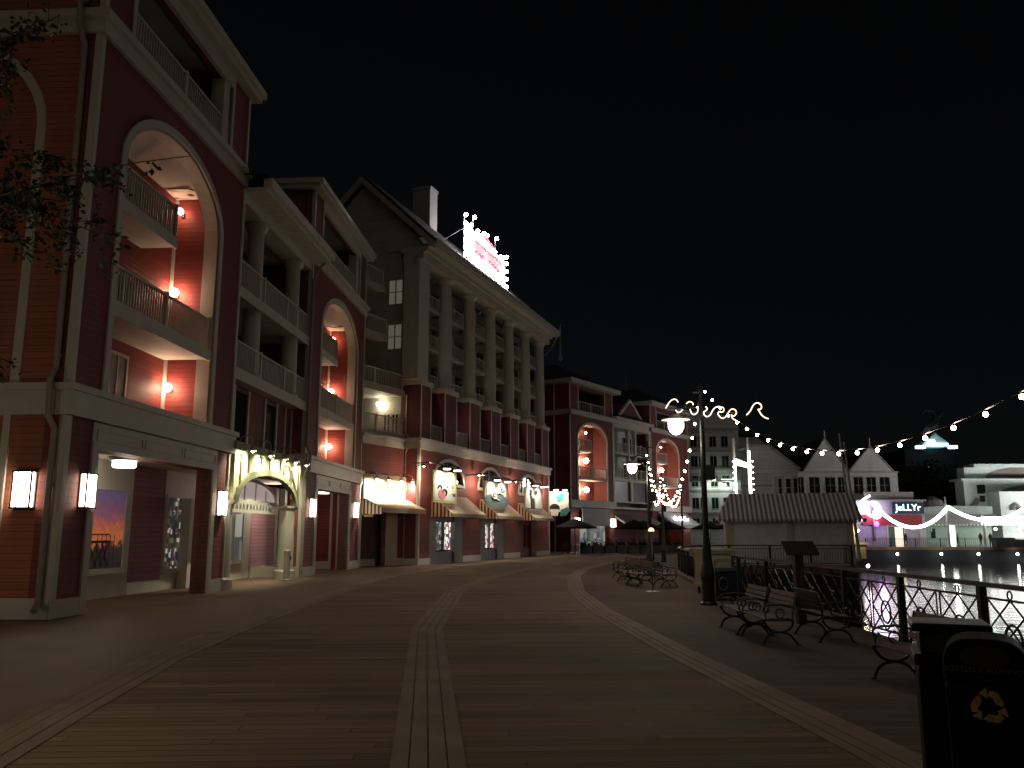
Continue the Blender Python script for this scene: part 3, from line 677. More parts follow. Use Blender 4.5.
for d in doors+[(XE1, XE1, 0, 0)]: B(pr-.02, d[0], -.055, 0, ZB, .1).build('plinth', TRIM, hall); pr = d[1]
for i, (p, q) in enumerate(ac):
    f = MB(); f.box(p, q, .10, .14, 4.9, 4.98)
    for k in (1, 2, 3): f.box(p+(q-p)*k/4-.05, p+(q-p)*k/4+.05, .1, .15, 4.9, 4.9+1.4*math.sin(math.acos(1-2*k/4))-.02 if k != 2 else 6.3)
    o = f.build('arched_window', GREYT, hall); MB().ext(arch_pts(p+.03, q-.03, 4.9, 1.42), .16, .18).build('pane', GLASS_D, o)
GLIT = goods('bright_shop_goods', None, [(1.0, .95, .9), (.10, .09, .09), (.9, .85, .8), (.6, .12, .12), (.05, .05, .06), (.95, .93, .88), (.15, .14, .13)], 6, 1.1)
GLIT2 = goods('dim_shop_goods', None, [(.03, .03, .03), (.7, .68, .66), (.06, .05, .05), (.10, .09, .09), (.02, .02, .02), (.3, .28, .28)], 6, .8)
for i, d in enumerate(doors):
    f = MB(); x0, x1 = d[0], d[1]
    f.box(x0, x0+.95, .0, .5, ZB, 2.75); f.box(x1-1.3, x1, -.0, .5, ZB, 2.75); f.box(x0+.95, x1-1.3, .15, .45, 2.35, 2.75); f.box(x0+.95, x1-1.3, .12, .45, ZB, .45)
    xm = (x0+.95+x1-1.3)/2; f.box(xm-.08, xm+.08, .12, .4, .55, 2.35)
    o = f.build('shop_entrance', GREYT if i < 2 else RED, hall)
    if i < 2:
        B(x0+.95, xm-.08, .30, .33, .55, 2.35).build('lit_pane', GLIT if i else GLIT2, o); B(xm+.08, x1-1.3, .30, .33, .55, 2.35).build('lit_pane', GLIT, o)
    else: B(x0+.95, x1-1.3, .30, .34, ZB, 2.4).build('closed_shutter', DEEP, o)
b = MB(); b.box(XE0-.16, XE1+.16, -.16, 1.4, 6.85, 7.35); b.box(XE0-.26, XE1+.26, -.28, 1.4, 7.35, 7.52); b.build('band', TRIM, hall)
# pedestal level, columns
cx = [3.4, 7.7, 12.0, 16.2, 20.4, 24.55, 28.6]
for i, x in enumerate(cx):
    hw = 1.0 if i else .75; x_ = x if i else 3.86
    f = MB(); f.box(x_-hw, x_+hw, -.05, 1.35, 7.52, 10.95)
    o = f.build('pedestal', RED, hall)
    f = MB()
    for xx in (x_-hw-.02, x_+hw-.10): f.box(xx, xx+.12, -.08, -.05, 7.52, 10.95)
    f.box(x_-hw-.12, x_+hw+.12, -.18, 1.3, 10.95, 11.25); f.build('cap', TRIM, o)
    if i:
        MB().lathe((x, .5, 11.25), [(.64, 0), (.64, .2), (.50, .35), (.52, 2.5), (.43, 7.5), (.54, 7.65), (.66, 7.8), (.66, 8.0)], 18).build('column', TRIM, hall, smooth=False)
    else:
        MB().box(x-.75, x+.75, -.02, 1.1, 11.25, 19.2).build('corner_pilaster', TRIM, hall)
for i in range(6):
    xa, xb = cx[i]+1.0, cx[i+1]-1.0
    railing(hall, xa, xb, .15, 7.5, 1.1, step=.2)
BW = MB(); grid_wall(BW, 3.5, XE1, 7.4, 10.95, 2.2, 2.5, [(x-.9, x+.9, 7.5, 10.2) for x in (5.6, 9.9, 14.1, 18.3, 22.5, 26.6)]); BW.build('back_wall', siding('dull_orange_siding', (.30, .085, .04)), hall)
for x in (5.6, 9.9, 14.1, 18.3, 22.5, 26.6): window(hall, x-.9, x+.9, 7.6, 10.2, 2.25, GLASS_D, 2, 1)
BW = MB(); grid_wall(BW, 3.5, XE1, 10.95, 19.5, 2.2, 2.5, [(x-.7, x+.7, z, z+1.7) for x in (5.6, 9.9, 14.1, 18.3) for z in (11.6, 14.4, 17.0)]+[(21.4, 23.6, 11.3, 19.0), (25.6, 27.6, 11.3, 19.0)]); BW.build('upper_wall', CREAMS, hall)
for x in (5.6, 9.9, 14.1, 18.3):
    for z in (11.6, 14.4, 17.0): window(hall, x-.7, x+.7, z, z+1.7, 2.25, GLASS_D if (x, z) != (14.1, 14.4) else GLASS_L, 2, 2)
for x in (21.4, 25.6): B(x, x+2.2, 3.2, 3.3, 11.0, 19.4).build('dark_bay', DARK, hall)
for z in (10.95, 13.7, 16.4):
    for i in range(6):
        xa, xb = cx[i]+.75, cx[i+1]-.75
        o = B(xa, xb, .55, 2.2, z, z+.18).build('balcony', TRIM, hall); railing(o, xa+.03, xb-.03, .65, z+.18, .95, step=.22)
f = MB(); f.box(3.0-.1, XE1+.1, -.15, 1.3, 19.2, 19.75); f.box(2.85, XE1+.3, -.35, 1.5, 19.75, 20.0); f.build('entablature', TRIM, hall)
for i in range(6): B(cx[i]+1.6, cx[i]+2.5, -.22, -.15, 19.35, 19.6).build('frieze_vent', CEIL, hall)
f = MB(); f.box(3.0, XE1+.6, -.95, 2.5, 20.0, 20.12); f.box(3.0, XE1+.6, -1.08, -.75, 20.12, 20.5); f.build('eave', TRIM, hall)
# gable end facing the camera and the pitched roof
f = MB(); f.ext([(1.36, 7.5), (9.2, 7.5), (9.2, 20.3), (4.4, 25.1), (-.0, 20.3), (0, 11.25), (1.36, 11.25)], 3.15, 3.4, ax='x'); f.build('gable_wall', CREAMS, hall)
r_ = MB(); r_.ext([(-1.0, 20.45), (4.55, 25.75), (10.2, 20.3), (10.2, 20.0), (4.55, 25.40), (-.95, 20.12)], 2.85, XE1+.5, ax='x'); r_.build('roof', ROOF, hall)
r_ = MB(); r_.ext([(-1.02, 20.2), (4.55, 25.5), (10.3, 20.1), (10.3, 19.7), (4.55, 25.05), (-1.02, 19.75)], 2.65, 2.84, ax='x'); r_.build('bargeboard', TRIM2, hall)
# gable wall windows (facing the camera, at local x 2.72)
def side_window(par, x, y0, y1, z0, z1, glass):
    f = MB()
    for a, c, d, e in ((y0-.08, y0, z0-.08, z1+.08), (y1, y1+.08, z0-.08, z1+.08), (y0, y1, z0-.1, z0), (y0, y1, z1, z1+.1), ((y0+y1)/2-.04, (y0+y1)/2+.04, z0, z1)): f.box(x-.06, x, a, c, d, e)
    f.box(x-.05, x, y0, y1, (z0+z1)/2-.025, (z0+z1)/2+.025)
    o = f.build('window', TRIM, par); B(x-.02, x-.004, y0, y1, z0, z1).build('pane', glass, o)
for y in (1.55, 2.15): side_window(hall, 3.15, y, y+.4, 7.75, 9.1, GLASS_D)
for z in (16.4, 13.4):
    side_window(hall, 3.15, 1.45, 2.4, z, z+1.6, emit('curtain_%d' % int(z), (.75, .72, .55), .10 if z > 11 else .03, (.4, .38, .3)))
    side_window(hall, 3.15, 4.4, 5.4, z, z+1.6, GLASS_D)
f = MB(); f.tube([(2.62, -.7, 20.2), (2.62, -.5, 19.7), (2.62, .2, 19.3), (2.62, .25, 18.8)], .07, 6); f.build('gutter_pipe', PIPE, hall)
f = MB(); f.tube([(XE1+.5, -.8, 20.1), (XE1+.9, -.2, 19.2), (XE1+.1, .3, 18.2)], .07, 6); f.build('gutter_pipe', PIPE, hall)
hl = EF.thing('roof_finial', 'pointed hanging finial at the far end of the hall eave', 'finial', XE1+1.1, -.9, 18.2)
MB().lathe((0, 0, 0), [(.03, -.5), (.22, -.2), (.12, .3), (.06, 1.8), (.02, 3.2)], 8).build('spire', GREYT, hl)
f = MB(); f.box(12.0, 13.3, 3.9, 5.4, 24.3, 28.3); o = f.build('chimney', TRIM2, hall)
MB().box(11.93, 13.37, 3.83, 5.47, 28.3, 28.5).build('chimney_cap', TRIM2, o)
# awnings of the hall
TC = stripes('red_brown_stripes', (.07, .015, .01), (.45, .33, .20), .26, 'Y')
for i, (p, q) in enumerate(((4.9, 10.6), (13.0, 18.4), (21.2, 26.6))):
    a = EF.thing('shop_awning', 'tan shop awning under the %s hanging sign of the columned hall' % ('first', 'second', 'third')[i], 'awning', p, -.02, 2.75, 'tan awnings of the columned hall')
    L = q-p
    a0 = MB().add([(0, 0, 1.35), (L, 0, 1.35), (L, -1.5, .12), (0, -1.5, .12), (0, 0, 1.31), (L, 0, 1.31), (L, -1.5, .08), (0, -1.5, .08)], [(0, 1, 2, 3), (4, 5, 6, 7), (2, 3, 7, 6), (0, 3, 7, 4), (1, 2, 6, 5), (0, 1, 5, 4)])
    a0.build('canopy', CANVAS_T, a)
    B(0, L, -1.52, -1.49, -.10, .12).build('valance', CANVAS_T, a)
    for x in (-.02, L-.01): MB().ext([(-.03, 1.32), (-1.49, .12), (-1.49, -.1), (-.03, -.1)], x, x+.03, ax='x').build('side_flap', TC, a)
# hanging signs on iron arms, floodlit from above
YEL = mat('yellow_sign_paint', (.62, .52, .20), .6); CRM = mat('cream_sign_paint', (.68, .66, .55), .6); TEAL = mat('dark_teal_paint', (.05, .09, .09), .6)
ROSE = mat('rose_paint', (.55, .18, .18), .6); GRN = mat('pale_green_paint', (.50, .55, .26), .6); TURQ = mat('turquoise_paint', (.06, .34, .30), .6); BLK = mat('black_paint', (.012, .012, .012), .5)
def disc(mb, cx, cz, rx, rz, y0, y1, n=20): return mb.ext([(cx+rx*math.cos(2*math.pi*k/n), cz+rz*math.sin(2*math.pi*k/n)) for k in range(n)], y0, y1)
sx = [(2.3, 5.75, 'cream hanging sign with a rose coloured bag shape, first along the hall'), (10.6, 5.15, 'hanging sign with a dark teal hatched oval, second along the hall'),
      (19.25, 5.1, 'pale hanging sign with two dark tall shapes, third along the hall'), (27.6, 5.0, 'hanging sign with a turquoise wing and black dome, last along the hall')]
for i, (x0, _, lab) in enumerate(sx):
    wd = (3.5, 4.7, 4.3, 5.0)[i]; S = EF.thing('hanging_sign', lab, 'sign', x0+wd/2, -1.35, 3.5, 'floodlit hanging signs of the hall'); H_ = (1.95, 1.75, 1.8, 1.9)[i]; h2 = wd/2
    # board hangs across the wall direction a little: seen at a slant, parallel to the front
    if i == 3:
        S.location = EF.w(30.9, -.6, 3.55); h2 = .98; S.rotation_euler = (0, 0, EF.a-R(50))
    B(-h2, h2, -.05, .05, 0.0 if i != 1 else .4, H_).build('board', (YEL, YEL, CRM, CRM)[i], S)
    if i == 0:
        B(-h2+.16, h2-.3, -.065, -.052, .14, H_-.05).build('panel', CRM, S)
        disc(MB(), -.55, .52, .52, .32, -.09, -.066).ext([(-1.0, .5), (-.85, .8), (-.25, .8), (-.1, .5)], -.092, -.067).build('bag_shape', ROSE, S)
        MB().tube([(-.9+.25*math.cos(a), -.1, .85+.2*math.sin(a)) for a in [k*math.pi/8 for k in range(9)]], .04, 6).tube([(-.2+.3*math.cos(a), -.1, .62+.2*math.sin(a)) for a in [k*math.pi/6-1 for k in range(9)]], .05, 6).build('handle', BLK, S)
        disc(MB(), .95, 1.55, .5, .34, -.085, -.067).tube([(1.0, -.08, 1.2), (1.15, -.08, .9), (1.0, -.08, .6)], .09, 6).build('leaf_shape', GRN, S)
        disc(MB(), .3, 1.0, .10, .07, -.085, -.067).box(1.15, 1.5, -.085, -.067, .42, .62).build('marks', TEAL, S)
    if i == 1:
        B(-h2+.35, h2-.45, -.065, -.052, .6, H_-.06).build('panel', CRM, S)
        disc(MB(), -.1, .42, 2.35, .55, -.09, -.053, 30).build('hatched_oval', stripes('hatched', (.05, .09, .09), (.20, .24, .22), .16, 'X'), S)
        MB().tube([(-.7+.42*math.cos(k*math.pi/8), -.12, .78+.24*math.sin(k*math.pi/8)) for k in range(17)], .09, 6).tube([(.3+.9*math.cos(k*math.pi/8), -.12, .75+.26*math.sin(k*math.pi/8)) for k in range(13)], .06, 6).build('ring_shape', CRM, S)
        MB().tube([(.5, -.08, 1.55), (.9, -.08, 1.3), (1.0, -.08, 1.05), (1.5, -.08, 1.2)], .05, 5).box(1.3, 1.42, -.08, -.06, 1.2, 1.5).build('marks', TEAL, S)
    if i == 2:
        MB().ext([(-.8, .1), (-.9, .8), (-1.25, 1.3), (-.95, 1.62), (-.65, 1.55), (-.75, 1.15), (-.35, .85), (-.1, 1.0), (.12, .8), (.2, .1)], -.085, -.053).ext([(.0, 1.35), (.3, 1.6), (.75, 1.55), (.7, 1.3), (.35, 1.2)], -.085, -.053).build('dark_shapes', BLK, S)
        B(-h2+.12, h2-.12, -.065, -.052, .06, .13).build('lower_line', TEAL, S)
    if i == 3:
        MB().ext([(-.35, 1.35), (.2, 1.75), (.65, 1.6), (.35, 1.1), (-.1, .9)], -.085, -.053).build('wing_shape', TURQ, S)
        disc(MB(), -.45, .35, .5, .40, -.11, -.053).build('dome_shape', BLK, S)
        MB().ext([(-.85, -.35), (-.9, .25), (-.05, .25), (-.15, -.35)], -.13, -.053).build('basket_shape', CRM, S)
        MB().ext([(.05, -.4), (.15, .2), (.8, .45), (1.15, .2), (.7, -.3)], -.11, -.053).build('leaf_shape', mat('sea_green', (.05, .16, .14), .6), S)
    f = MB(); f.tube([(-h2*1.35, 0, H_+.42), (h2*1.35, 0, H_+.42)], .045, 6)
    for x in (-h2*.8, h2*.8): f.tube([(x, 0, H_), (x, 0, H_+.42)], .02, 5)
    f.tube([(h2*1.1, 0, H_+.42), (h2*1.1, 1.3, H_+.42)], .04, 6); f.tube([(-h2*1.1, 0, H_+.42), (-h2*1.1, 1.3, H_+.42)], .04, 6)
    f.build('iron_arm', IRON, S)
    for x in (-h2*.5, h2*.4):
        o = MB().lathe((x, -.55, H_+.12), [(.28, 0), (.24, .08), (.05, .14)], 12).tube([(x, -.55, H_+.25), (x, 0, H_+.42)], .02, 5).build('flood_lamp', IRON, S)
        MB().lathe((x, -.55, H_+.05), [(.22, 0), (.24, .05)], 12).build('bulb', emit('flood_bulb_%d%d' % (i, x > 0), (1, .93, .8), 10), o)
        spot('lamp_light', (x, -.9, H_-.02), (x, .1, H_-1.3), (150, 150, 110, 70)[i], (1, .93, .80), 130, .1, S)
# wash of the flood lamps on the red wall (lamps on the wall side of each sign)
for i, x in enumerate((3.3, 12.2, 20.0, 28.3)):
    g = EF.thing('wall_flood_lamp', 'small wall flood lamp behind the %s hanging sign of the hall' % ('first', 'second', 'third', 'last')[i], 'lamp', x-.5, -.05, 5.75, 'wall flood lamps behind the hanging signs')
    MB().tube([(0, 0, 0), (0, -.4, .1)], .03, 6).lathe((0, -.45, -.02), [(.15, 0), (.1, .12), (.03, .16)], 10).build('shade', IRON, g)
    MB().ball((0, -.45, -.04), .06, 8).build('bulb', GN, g)
    point('lamp_light', (0, -.75, -.5), 110, (1, .74, .56), .08, g)
# slim fluorescent at the pedestal level
t_ = EF.thing('tube_lamp', 'short bright vertical tube lamp on the hall balcony between the first pedestals', 'lamp', 9.1, .3, 8.5)
MB().box(-.06, .06, -.05, 0, 0, 1.1).build('holder', TRIM, t_); MB().tube([(0, -.08, .05), (0, -.08, 1.05)], .05, 8).build('tube', SIGNW, t_)

# ---- roof sign with bulbs
YS = 1.2
rs = EF.thing('roof_sign', 'blazing white bulb framed roof sign with red script on the hall roof', 'sign', 12.75, YS, 20.6)
prof = [(.2, 2.2), (8.9, 2.2), (8.8, 4.4), (7.5, 4.3), (5.8, 4.7), (3.4, 5.0), (2.1, 4.7), (1.2, 4.8), (.2, 4.6)]
SB = emit('lit_sign_panel', (1, .93, .95), .7)
MB().ext(prof, .05, .15).build('sign_panel', SB, rs)
MB().box(0, 9, .16, .3, 2.0, 2.15).tube([(0, .3, 2), (0, 2.6, -.2)], .06, 6).tube([(9, .3, 2), (9, 2.6, -.2)], .06, 6).tube([(.4, .3, 4.5), (-1.6, 2.6, 2.3)], .02, 6).tube([(0, .1, 2), (0, .1, 5.5)], .05, 6).tube([(1.7, .1, 4.4), (1.7, .1, 5.7)], .05, 6).tube([(6.6, .1, 4), (6.6, .1, 5.6)], .05, 6).build('sign_frame', TRIM2, rs)
SBU = emit('sign_bulb', (1, .95, .97), 60)
bl = [(0, z) for z in (2.2, 2.8, 3.4, 4.0, 4.7, 5.4)]+[(9.0, z) for z in (2.1, 2.8, 3.5, 4.2, 4.8)]+[(x, 2.0) for x in (1.2, 2.4, 3.6, 4.8, 6.0, 7.2, 8.2)]
bl += [(1.7, 5.8), (6.6, 5.7), (4.4, 5.2), (3.7, 5.15), (8.1, 4.5), (2.4, 4.9), (1.0, 4.9)]+[(x, z) for z in (2.55, 4.35) for x in (1, 2.3, 3.6, 4.9, 6.2, 7.5)]
for x, z in bl: MB().ball((x, -.05, z), .16, 8).build('bulb', SBU, rs)
for x in (1.2, 2.6, 4.0, 5.4, 6.8, 8.2): MB().tube([(x, .0, 2.0), (x, -.1, .9)], .04, 5).build('drop_post', TRIM2, rs); MB().ball((x, -.15, .85), .11, 8).build('bulb', SBU, rs)
sq = MB()
def scrib(x0, x1, z0, z1, n_, amp, r):
    sq.tube([(x0+(x1-x0)*k/n_, -.02, z0+(z1-z0)*k/n_+amp*math.sin(k*1.7)*(1 if k % 3 else .4)) for k in range(n_+1)], r, 6)
scrib(2.0, 7.9, 3.95, 3.85, 26, .10, .07); scrib(2.0, 3.8, 3.0, 3.0, 10, .16, .09); scrib(4.9, 7.2, 3.0, 2.95, 12, .18, .09); scrib(4.4, 6.4, 4.95, 4.6, 8, .06, .05)
sq.build('red_script', SIGNR, rs)

# ------------------------------------------------------------------ F: the far red wings
def far_bay(x, W, a0, a1, label, lamps):
    t = FF.thing('inn_pavilion', label, 'building', x)
    g = MB(); grid_wall(g, 0, W, 0, 4.0, 0, .4, [(a0, a1+.4, 0, 3.6)]); g.build('ground_wall', RED, t)
    B(-.2, W+.2, -.2, .3, 4.0, 4.65).build('band', TRIM, t)
    arch_wall(MB(), 0, W, 4.65, 12.5, a0, a1, 10.4, 1.5, 0, .4).build('upper_wall', RED, t)
    tr = arch_trim(MB(), a0, a1, 4.65, 10.4, 1.5, .22, -.06, .02); tr.box(-.04, .12, -.06, 0, 4.65, 12.5).box(W-.12, W+.04, -.06, 0, 4.65, 12.5); tr.build('arch_trim', TRIM, t)
    B(-.3, W+.3, -.3, .4, 12.5, 12.95).build('cornice', TRIM, t)
    g = MB(); grid_wall(g, 0, W, 12.95, 15.4, 0, .4, [(1.6, W-1.6, 12.95, 15.1)]); g.build('attic_wall', RED, t)
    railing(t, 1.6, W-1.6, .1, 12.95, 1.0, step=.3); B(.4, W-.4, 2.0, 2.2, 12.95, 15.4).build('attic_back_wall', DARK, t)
    tr = MB()
    for xx in (-.03, 1.5, W-1.65, W-.1): tr.box(xx, xx+.15, -.05, 0, 12.95, 15.4)
    tr.build('attic_trim', TRIM, t)
    B(-.7, W+.7, -.7, 10, 15.4, 15.8).build('eave', TRIM, t)
    MB().add([(-.6, -.6, 15.8), (W+.6, -.6, 15.8), (W+.6, 10, 15.8), (-.6, 10, 15.8), (W/2, 4, 18.3), (W/2, 7, 18.3)], [(0, 1, 4), (1, 2, 5, 4), (2, 3, 5), (3, 0, 4, 5)]).build('roof', ROOF, t)
    g = MB(); g.box(0, .4, .42, 16, 0, 15.4).box(W-.4, W, .42, 10, 0, 15.4); g.build('side_wall', DEEP, t)
    g = MB(); g.box(-.25, 0, -.2, 16, 4.0, 4.65).box(-.3, 0, -.3, 16, 12.5, 12.95).tube([(-.1, 1.6, 0), (-.1, 1.6, 15.4)], .08, 6); g.build('side_trim', TRIM, t)
    g = MB(); g.box(a0-.15, a1+.15, 1.5, 1.7, 4.6, 12.4).box(a0-.15, a0-.02, .4, 1.5, 4.6, 12.4).box(a1+.02, a1+.15, .4, 1.5, 4.6, 12.4); g.build('recess_wall', RED, t)
    B(a0, a1, .4, 1.5, 11.95, 12.1).build('recess_ceiling', CEIL, t)
    for zf, xe in ((6.6, a1-.05), (9.2, a0+(a1-a0)*.5)):
        o = B(a0+.05, xe, .02, 1.5, zf, zf+.2).build('balcony', CEIL, t); railing(o, a0+.1, xe-.05, .1, zf+.2, 1.0, step=.25)
    for zf in (4.75, 7.0, 9.6):
        window(t, a0+.4, a0+1.4, zf+.2, zf+1.8, 1.5, GLASS_D, 1, 1); B(a0+1.9, a0+2.8, 1.44, 1.5, zf, zf+1.9).build('door', TRIM, t)
    for z, s in lamps:
        g = FF.thing('globe_lamp', '%s glowing lamp in the arched recess of the %s pavilion' % ({11: 'topmost', 8: 'middle', 9: 'middle', 6: 'lowest'}[round(z)], 'first far red' if x == 0 else 'farthest red'), 'lamp', x+a0+(a1-a0)*.62, 1.45, z, 'lamps in the far arched recesses')
        MB().tube([(0, 0, -.1), (0, -.25, 0)], .04, 6).build('bracket', IRON, g)
        MB().ball((0, -.35, .05), .20*s, 8).build('globe', HOTG, g, smooth=True)
        point('lamp_light', (0, -.65, 0), 6*s, (1, .6, .4), .1, g)
    return t
F1 = far_bay(0, 8.3, 1.45, 6.95, 'far red pavilion just right of the columned hall, with two glowing recess lamps', ((11.2, .5), (8.5, 1.3), (5.7, 1.3)))
F2 = FF.thing('inn_wing', 'lower cream balcony wing between the two far red pavilions', 'building', 8.35)
g = MB(); grid_wall(g, 0, 8.5, 4.2, 12.3, 1.6, 1.8, []); g.build('back_wall', WHITES, F2)
g = MB(); grid_wall(g, 0, 8.5, 4.65, 6.9, .1, .4, [(.6, 3.9, 4.8, 6.8), (4.4, 7.8, 4.8, 6.8)]); g.build('lower_wall', TRIM, F2)
for x in (.6, 4.4): B(x, x+3.35, .3, .35, 4.8, 6.8).build('dark_panel', mat('plum_glass', (.05, .02, .02), .3), F2)
g = MB(); grid_wall(g, 0, 8.5, 0, 4.0, .3, .6, []); g.build('ground_wall', RED, F2); B(0, 8.5, -.1, .6, 4.0, 4.2).build('band', TRIM, F2)
for zf in (6.9, 9.5):
    o = B(0, 8.5, .05, 1.6, zf, zf+.2).build('balcony', TRIM, F2); railing(o, .1, 8.4, .1, zf+.2, 1.0, step=.28)
    for x in (1.0, 5.2): window(F2, x, x+1.8, zf+.4, zf+2.1, 1.6, GLASS_D, 2, 1)
g = MB()
for x in (.0, 3.4, 4.9, 8.2): g.box(x, x+.3, .0, .35, 6.9, 12.2)
g.box(0, 8.5, -.1, 1.7, 12.2, 12.9); g.box(-.0, 8.5, -.5, .2, 12.9, 13.2); g.build('columns_and_beam', TRIM, F2)
MB().add([(0, -.4, 13.2), (8.5, -.4, 13.2), (8.5, 5, 17), (0, 5, 17), (0, 5, 13), (8.5, 5, 13)], [(0, 1, 2, 3), (0, 3, 4), (1, 2, 5), (2, 3, 4, 5), (0, 1, 5, 4)]).build('roof', ROOF, F2)
g = MB(); g.ext([(1.5, 13.2), (4.3, 15.2), (7.2, 13.2)], .4, 3.0); o = g.build('dormer', RED, F2)
MB().ext([(1.1, 13.15), (4.3, 15.5), (7.6, 13.15), (7.2, 13.15), (4.3, 15.15), (1.5, 13.15)], .1, .4).build('dormer_trim', TRIM, o)
F3 = far_bay(16.9, 10.0, 1.4, 7.2, 'farthest red pavilion, behind the hanging string lights', ((11.2, .5), (8.6, 1.3), (5.7, 1.3)))
for x, lab, zz in ((.75, 'glowing wall lantern left of the white shop panel', 2.6), (7.6, 'glowing wall lantern between the dark umbrellas', 2.6), (26.0, 'glowing wall lantern at the farthest pavilion pier', 2.6)):
    g = FF.thing('wall_lantern', lab, 'lantern', x, -.05, zz, 'far wall lanterns'); MB().box(-.2, .2, -.04, 0, -.5, .5).build('lantern_back', IRON, g); MB().box(-.24, .24, -.36, -.05, -.36, .38).build('lantern_glass', emit('far_lantern_%d' % int(x), (1, .9, .78), 11), g)
p_ = FF.thing('glazed_front', 'pale lit shop panel under the arch of the far pavilion', 'panel', 1.7, -.25, 2.0); B(0, 5.3, -.05, .05, .3, 1.9).build('board', TRIM2, p_); B(0, 5.3, .6, .7, -2, .3).build('glazing', GL2, p_)
a_ = FF.thing('far_awning', 'dark wide awning between the far red pavilions', 'awning', 8.4, .2, 2.2)
MB().ext([(0, 1.3), (-1.8, .2), (-1.8, 0), (0, 1.1)], 0, 8.2, ax='x').build('canopy', GREYT, a_)
a_ = FF.thing('far_awning', 'pale awning with small white lit letters at the farthest pavilion', 'awning', 18.2, -.05, 2.2)
MB().ext([(0, 1.7), (-2.0, .3), (-2.0, 0), (0, 1.4)], 0, 7.0, ax='x').build('canopy', CANVAS_W, a_)
q = MB()
for k in range(9): q.box(1.6+k*.42, 1.85+k*.42, -1.25, -1.15, 1.0+(.2 if k in (0, 3, 6) else 0)-.35, 1.25+(.25 if k in (0, 3, 6) else 0)-.25)
q.build('lit_lettering', SIGNW, a_)
g = thing('roof_spire', 'thin pale spire rising far behind the hall and the red pavilions', 'spire', at(626, 400, 100).xy.to_3d()); g.location.z = 15
MB().lathe((0, 0, 0), [(.5, 0), (.45, 1.8), (.16, 2.4), (.08, 4), (.02, 6.6)], 8).build('spire', GREYT, g)
MB().lathe((0, 0, -15), [(2.5, 0), (2.5, 14), (.5, 15.2)], 8).build('base_tower', ROOF, g)
# ------------------------------------------------------------------ white hotel and gabled houses round the lagoon
def X(u, Y): return (u-512)/853*Y
def Zh(v, Y): return EYE+(532-v)/853*Y
WIN2 = GLASS_D
YG = 124
hb = thing('white_hotel', 'tall pale grey clapboard hotel block behind the tallest lamp post', 'building', (X(684, YG), YG, 0), R(-4))
WH_ = X(742, YG)-X(684, YG)
wins = []
g = MB(); holes = [(x, x+.9, z, z+1.5) for z in (2.2, 5.2, 8.4, 11.3, 14.2) for x in (1.4, 2.6, 4.2, 5.9)]
grid_wall(g, 0, WH_, 0, 17.4, 0, .3, holes); g.ext([(0, 17.4), (WH_, 17.4), (WH_-.6, 18.4), (WH_*.45, 19.6), (0, 18.8)], 0, .3); g.box(WH_-.3, WH_, .3, 14, 0, 17.4); g.build('wall', WHITES, hb)
for x, _, z, _ in holes: window(hb, x, x+.9, z, z+1.5, .05, GLASS_D, 2, 1, TRIM2)
g = MB()
for z in (4.4, 7.6, 10.8, 13.4, 16.6): g.box(-.1, WH_+.1, -.15, 0, z, z+.3)
g.build('floor_bands', TRIM2, hb)
g = MB(); g.ext([(-.3, 18.8), (WH_*.45, 19.7), (WH_+.2, 18.2), (WH_+.2, 17.6), (WH_, 24)], 0.3, .5) if False else g.box(-.2, WH_+.2, .3, 14, 17.4, 17.8); g.build('roof', ROOF, hb)
for x in (1.2, 4.6):
    o = B(x, x+3, -1.3, 0, 9.0, 9.25).build('balcony', TRIM2, hb); railing(o, x+.1, x+2.9, -1.2, 9.25, 1.0, step=.3, m=TRIM2)
text(hb, 'BOARDWALK', 1.0, (WH_*.55, -.03, 16.0+.55), (R(90), 0, 0), mat('faint_lettering', (.30, .31, .30), .6, bump=0), .02)
for x, e in ((2.4, 60), (6.4, 80)):
    g = thing('canopy_lamp', 'pale green flood strip on the white hotel, %s' % ('left one' if x < 3 else 'right one'), 'lamp', hb.location+Vector(((3.8, 6.3)[x > 3], -1.2, 9.2)), R(-4))
    B(-.8, .8, -.2, .2, -.05, .2).build('lit_strip', emit('green_white_strip_%d' % int(x), (.85, 1, .85), 3.5), g); B(-1.1, 1.1, .2, .9, .05, .15).build('bracket', TRIM2, g)
    point('lamp_light', (0, -.5, -.6), e*1.6, (.85, 1, .85), .3, g)
wall2 = thing('white_hotel', 'wider pale hotel wing with small windows, behind the bright tower sign', 'building', (X(738, 132), 132, 0), R(-3))
W2 = X(800, 132)-X(738, 132)
g = MB(); holes = [(x, x+1.0, z, z+1.6) for z in (2.5, 6.0, 9.6, 13.2) for x in (1.0, 3.6, 6.2)]
grid_wall(g, 0, W2, 0, 10.5, 0, .3, [h for h in holes if h[3] < 10]); g.ext([(0, 10.5), (W2, 10.5), (W2*.42, 16.6), (0, 16.6)], 0, .3); g.build('wall', WHITES, wall2)
for h in holes:
    if h[3] < 10: window(wall2, h[0], h[1], h[2], h[3], .05, GLASS_D, 2, 1, TRIM2)
g = MB()
for z in (5.2, 8.8, 12.2): g.box(0, W2*.6, -.15, 0, z, z+.25)
g.box(W2*.16, W2*.16+.5, -.05, 0, 13.4, 15.0).box(W2*.3, W2*.3+.5, -.05, 0, 13.4, 15.0); g.build('trim', TRIM2, wall2)
MB().ext([(W2*.42-.4, 16.7), (W2*.42, 17.1), (W2+.6, 10.5), (W2, 10.2)], -.2, 9).ext([(0, 16.6), (W2*.42, 16.6), (W2*.42, 17.0), (0, 17.0)], -.2, 9).build('roof', ROOF, wall2)
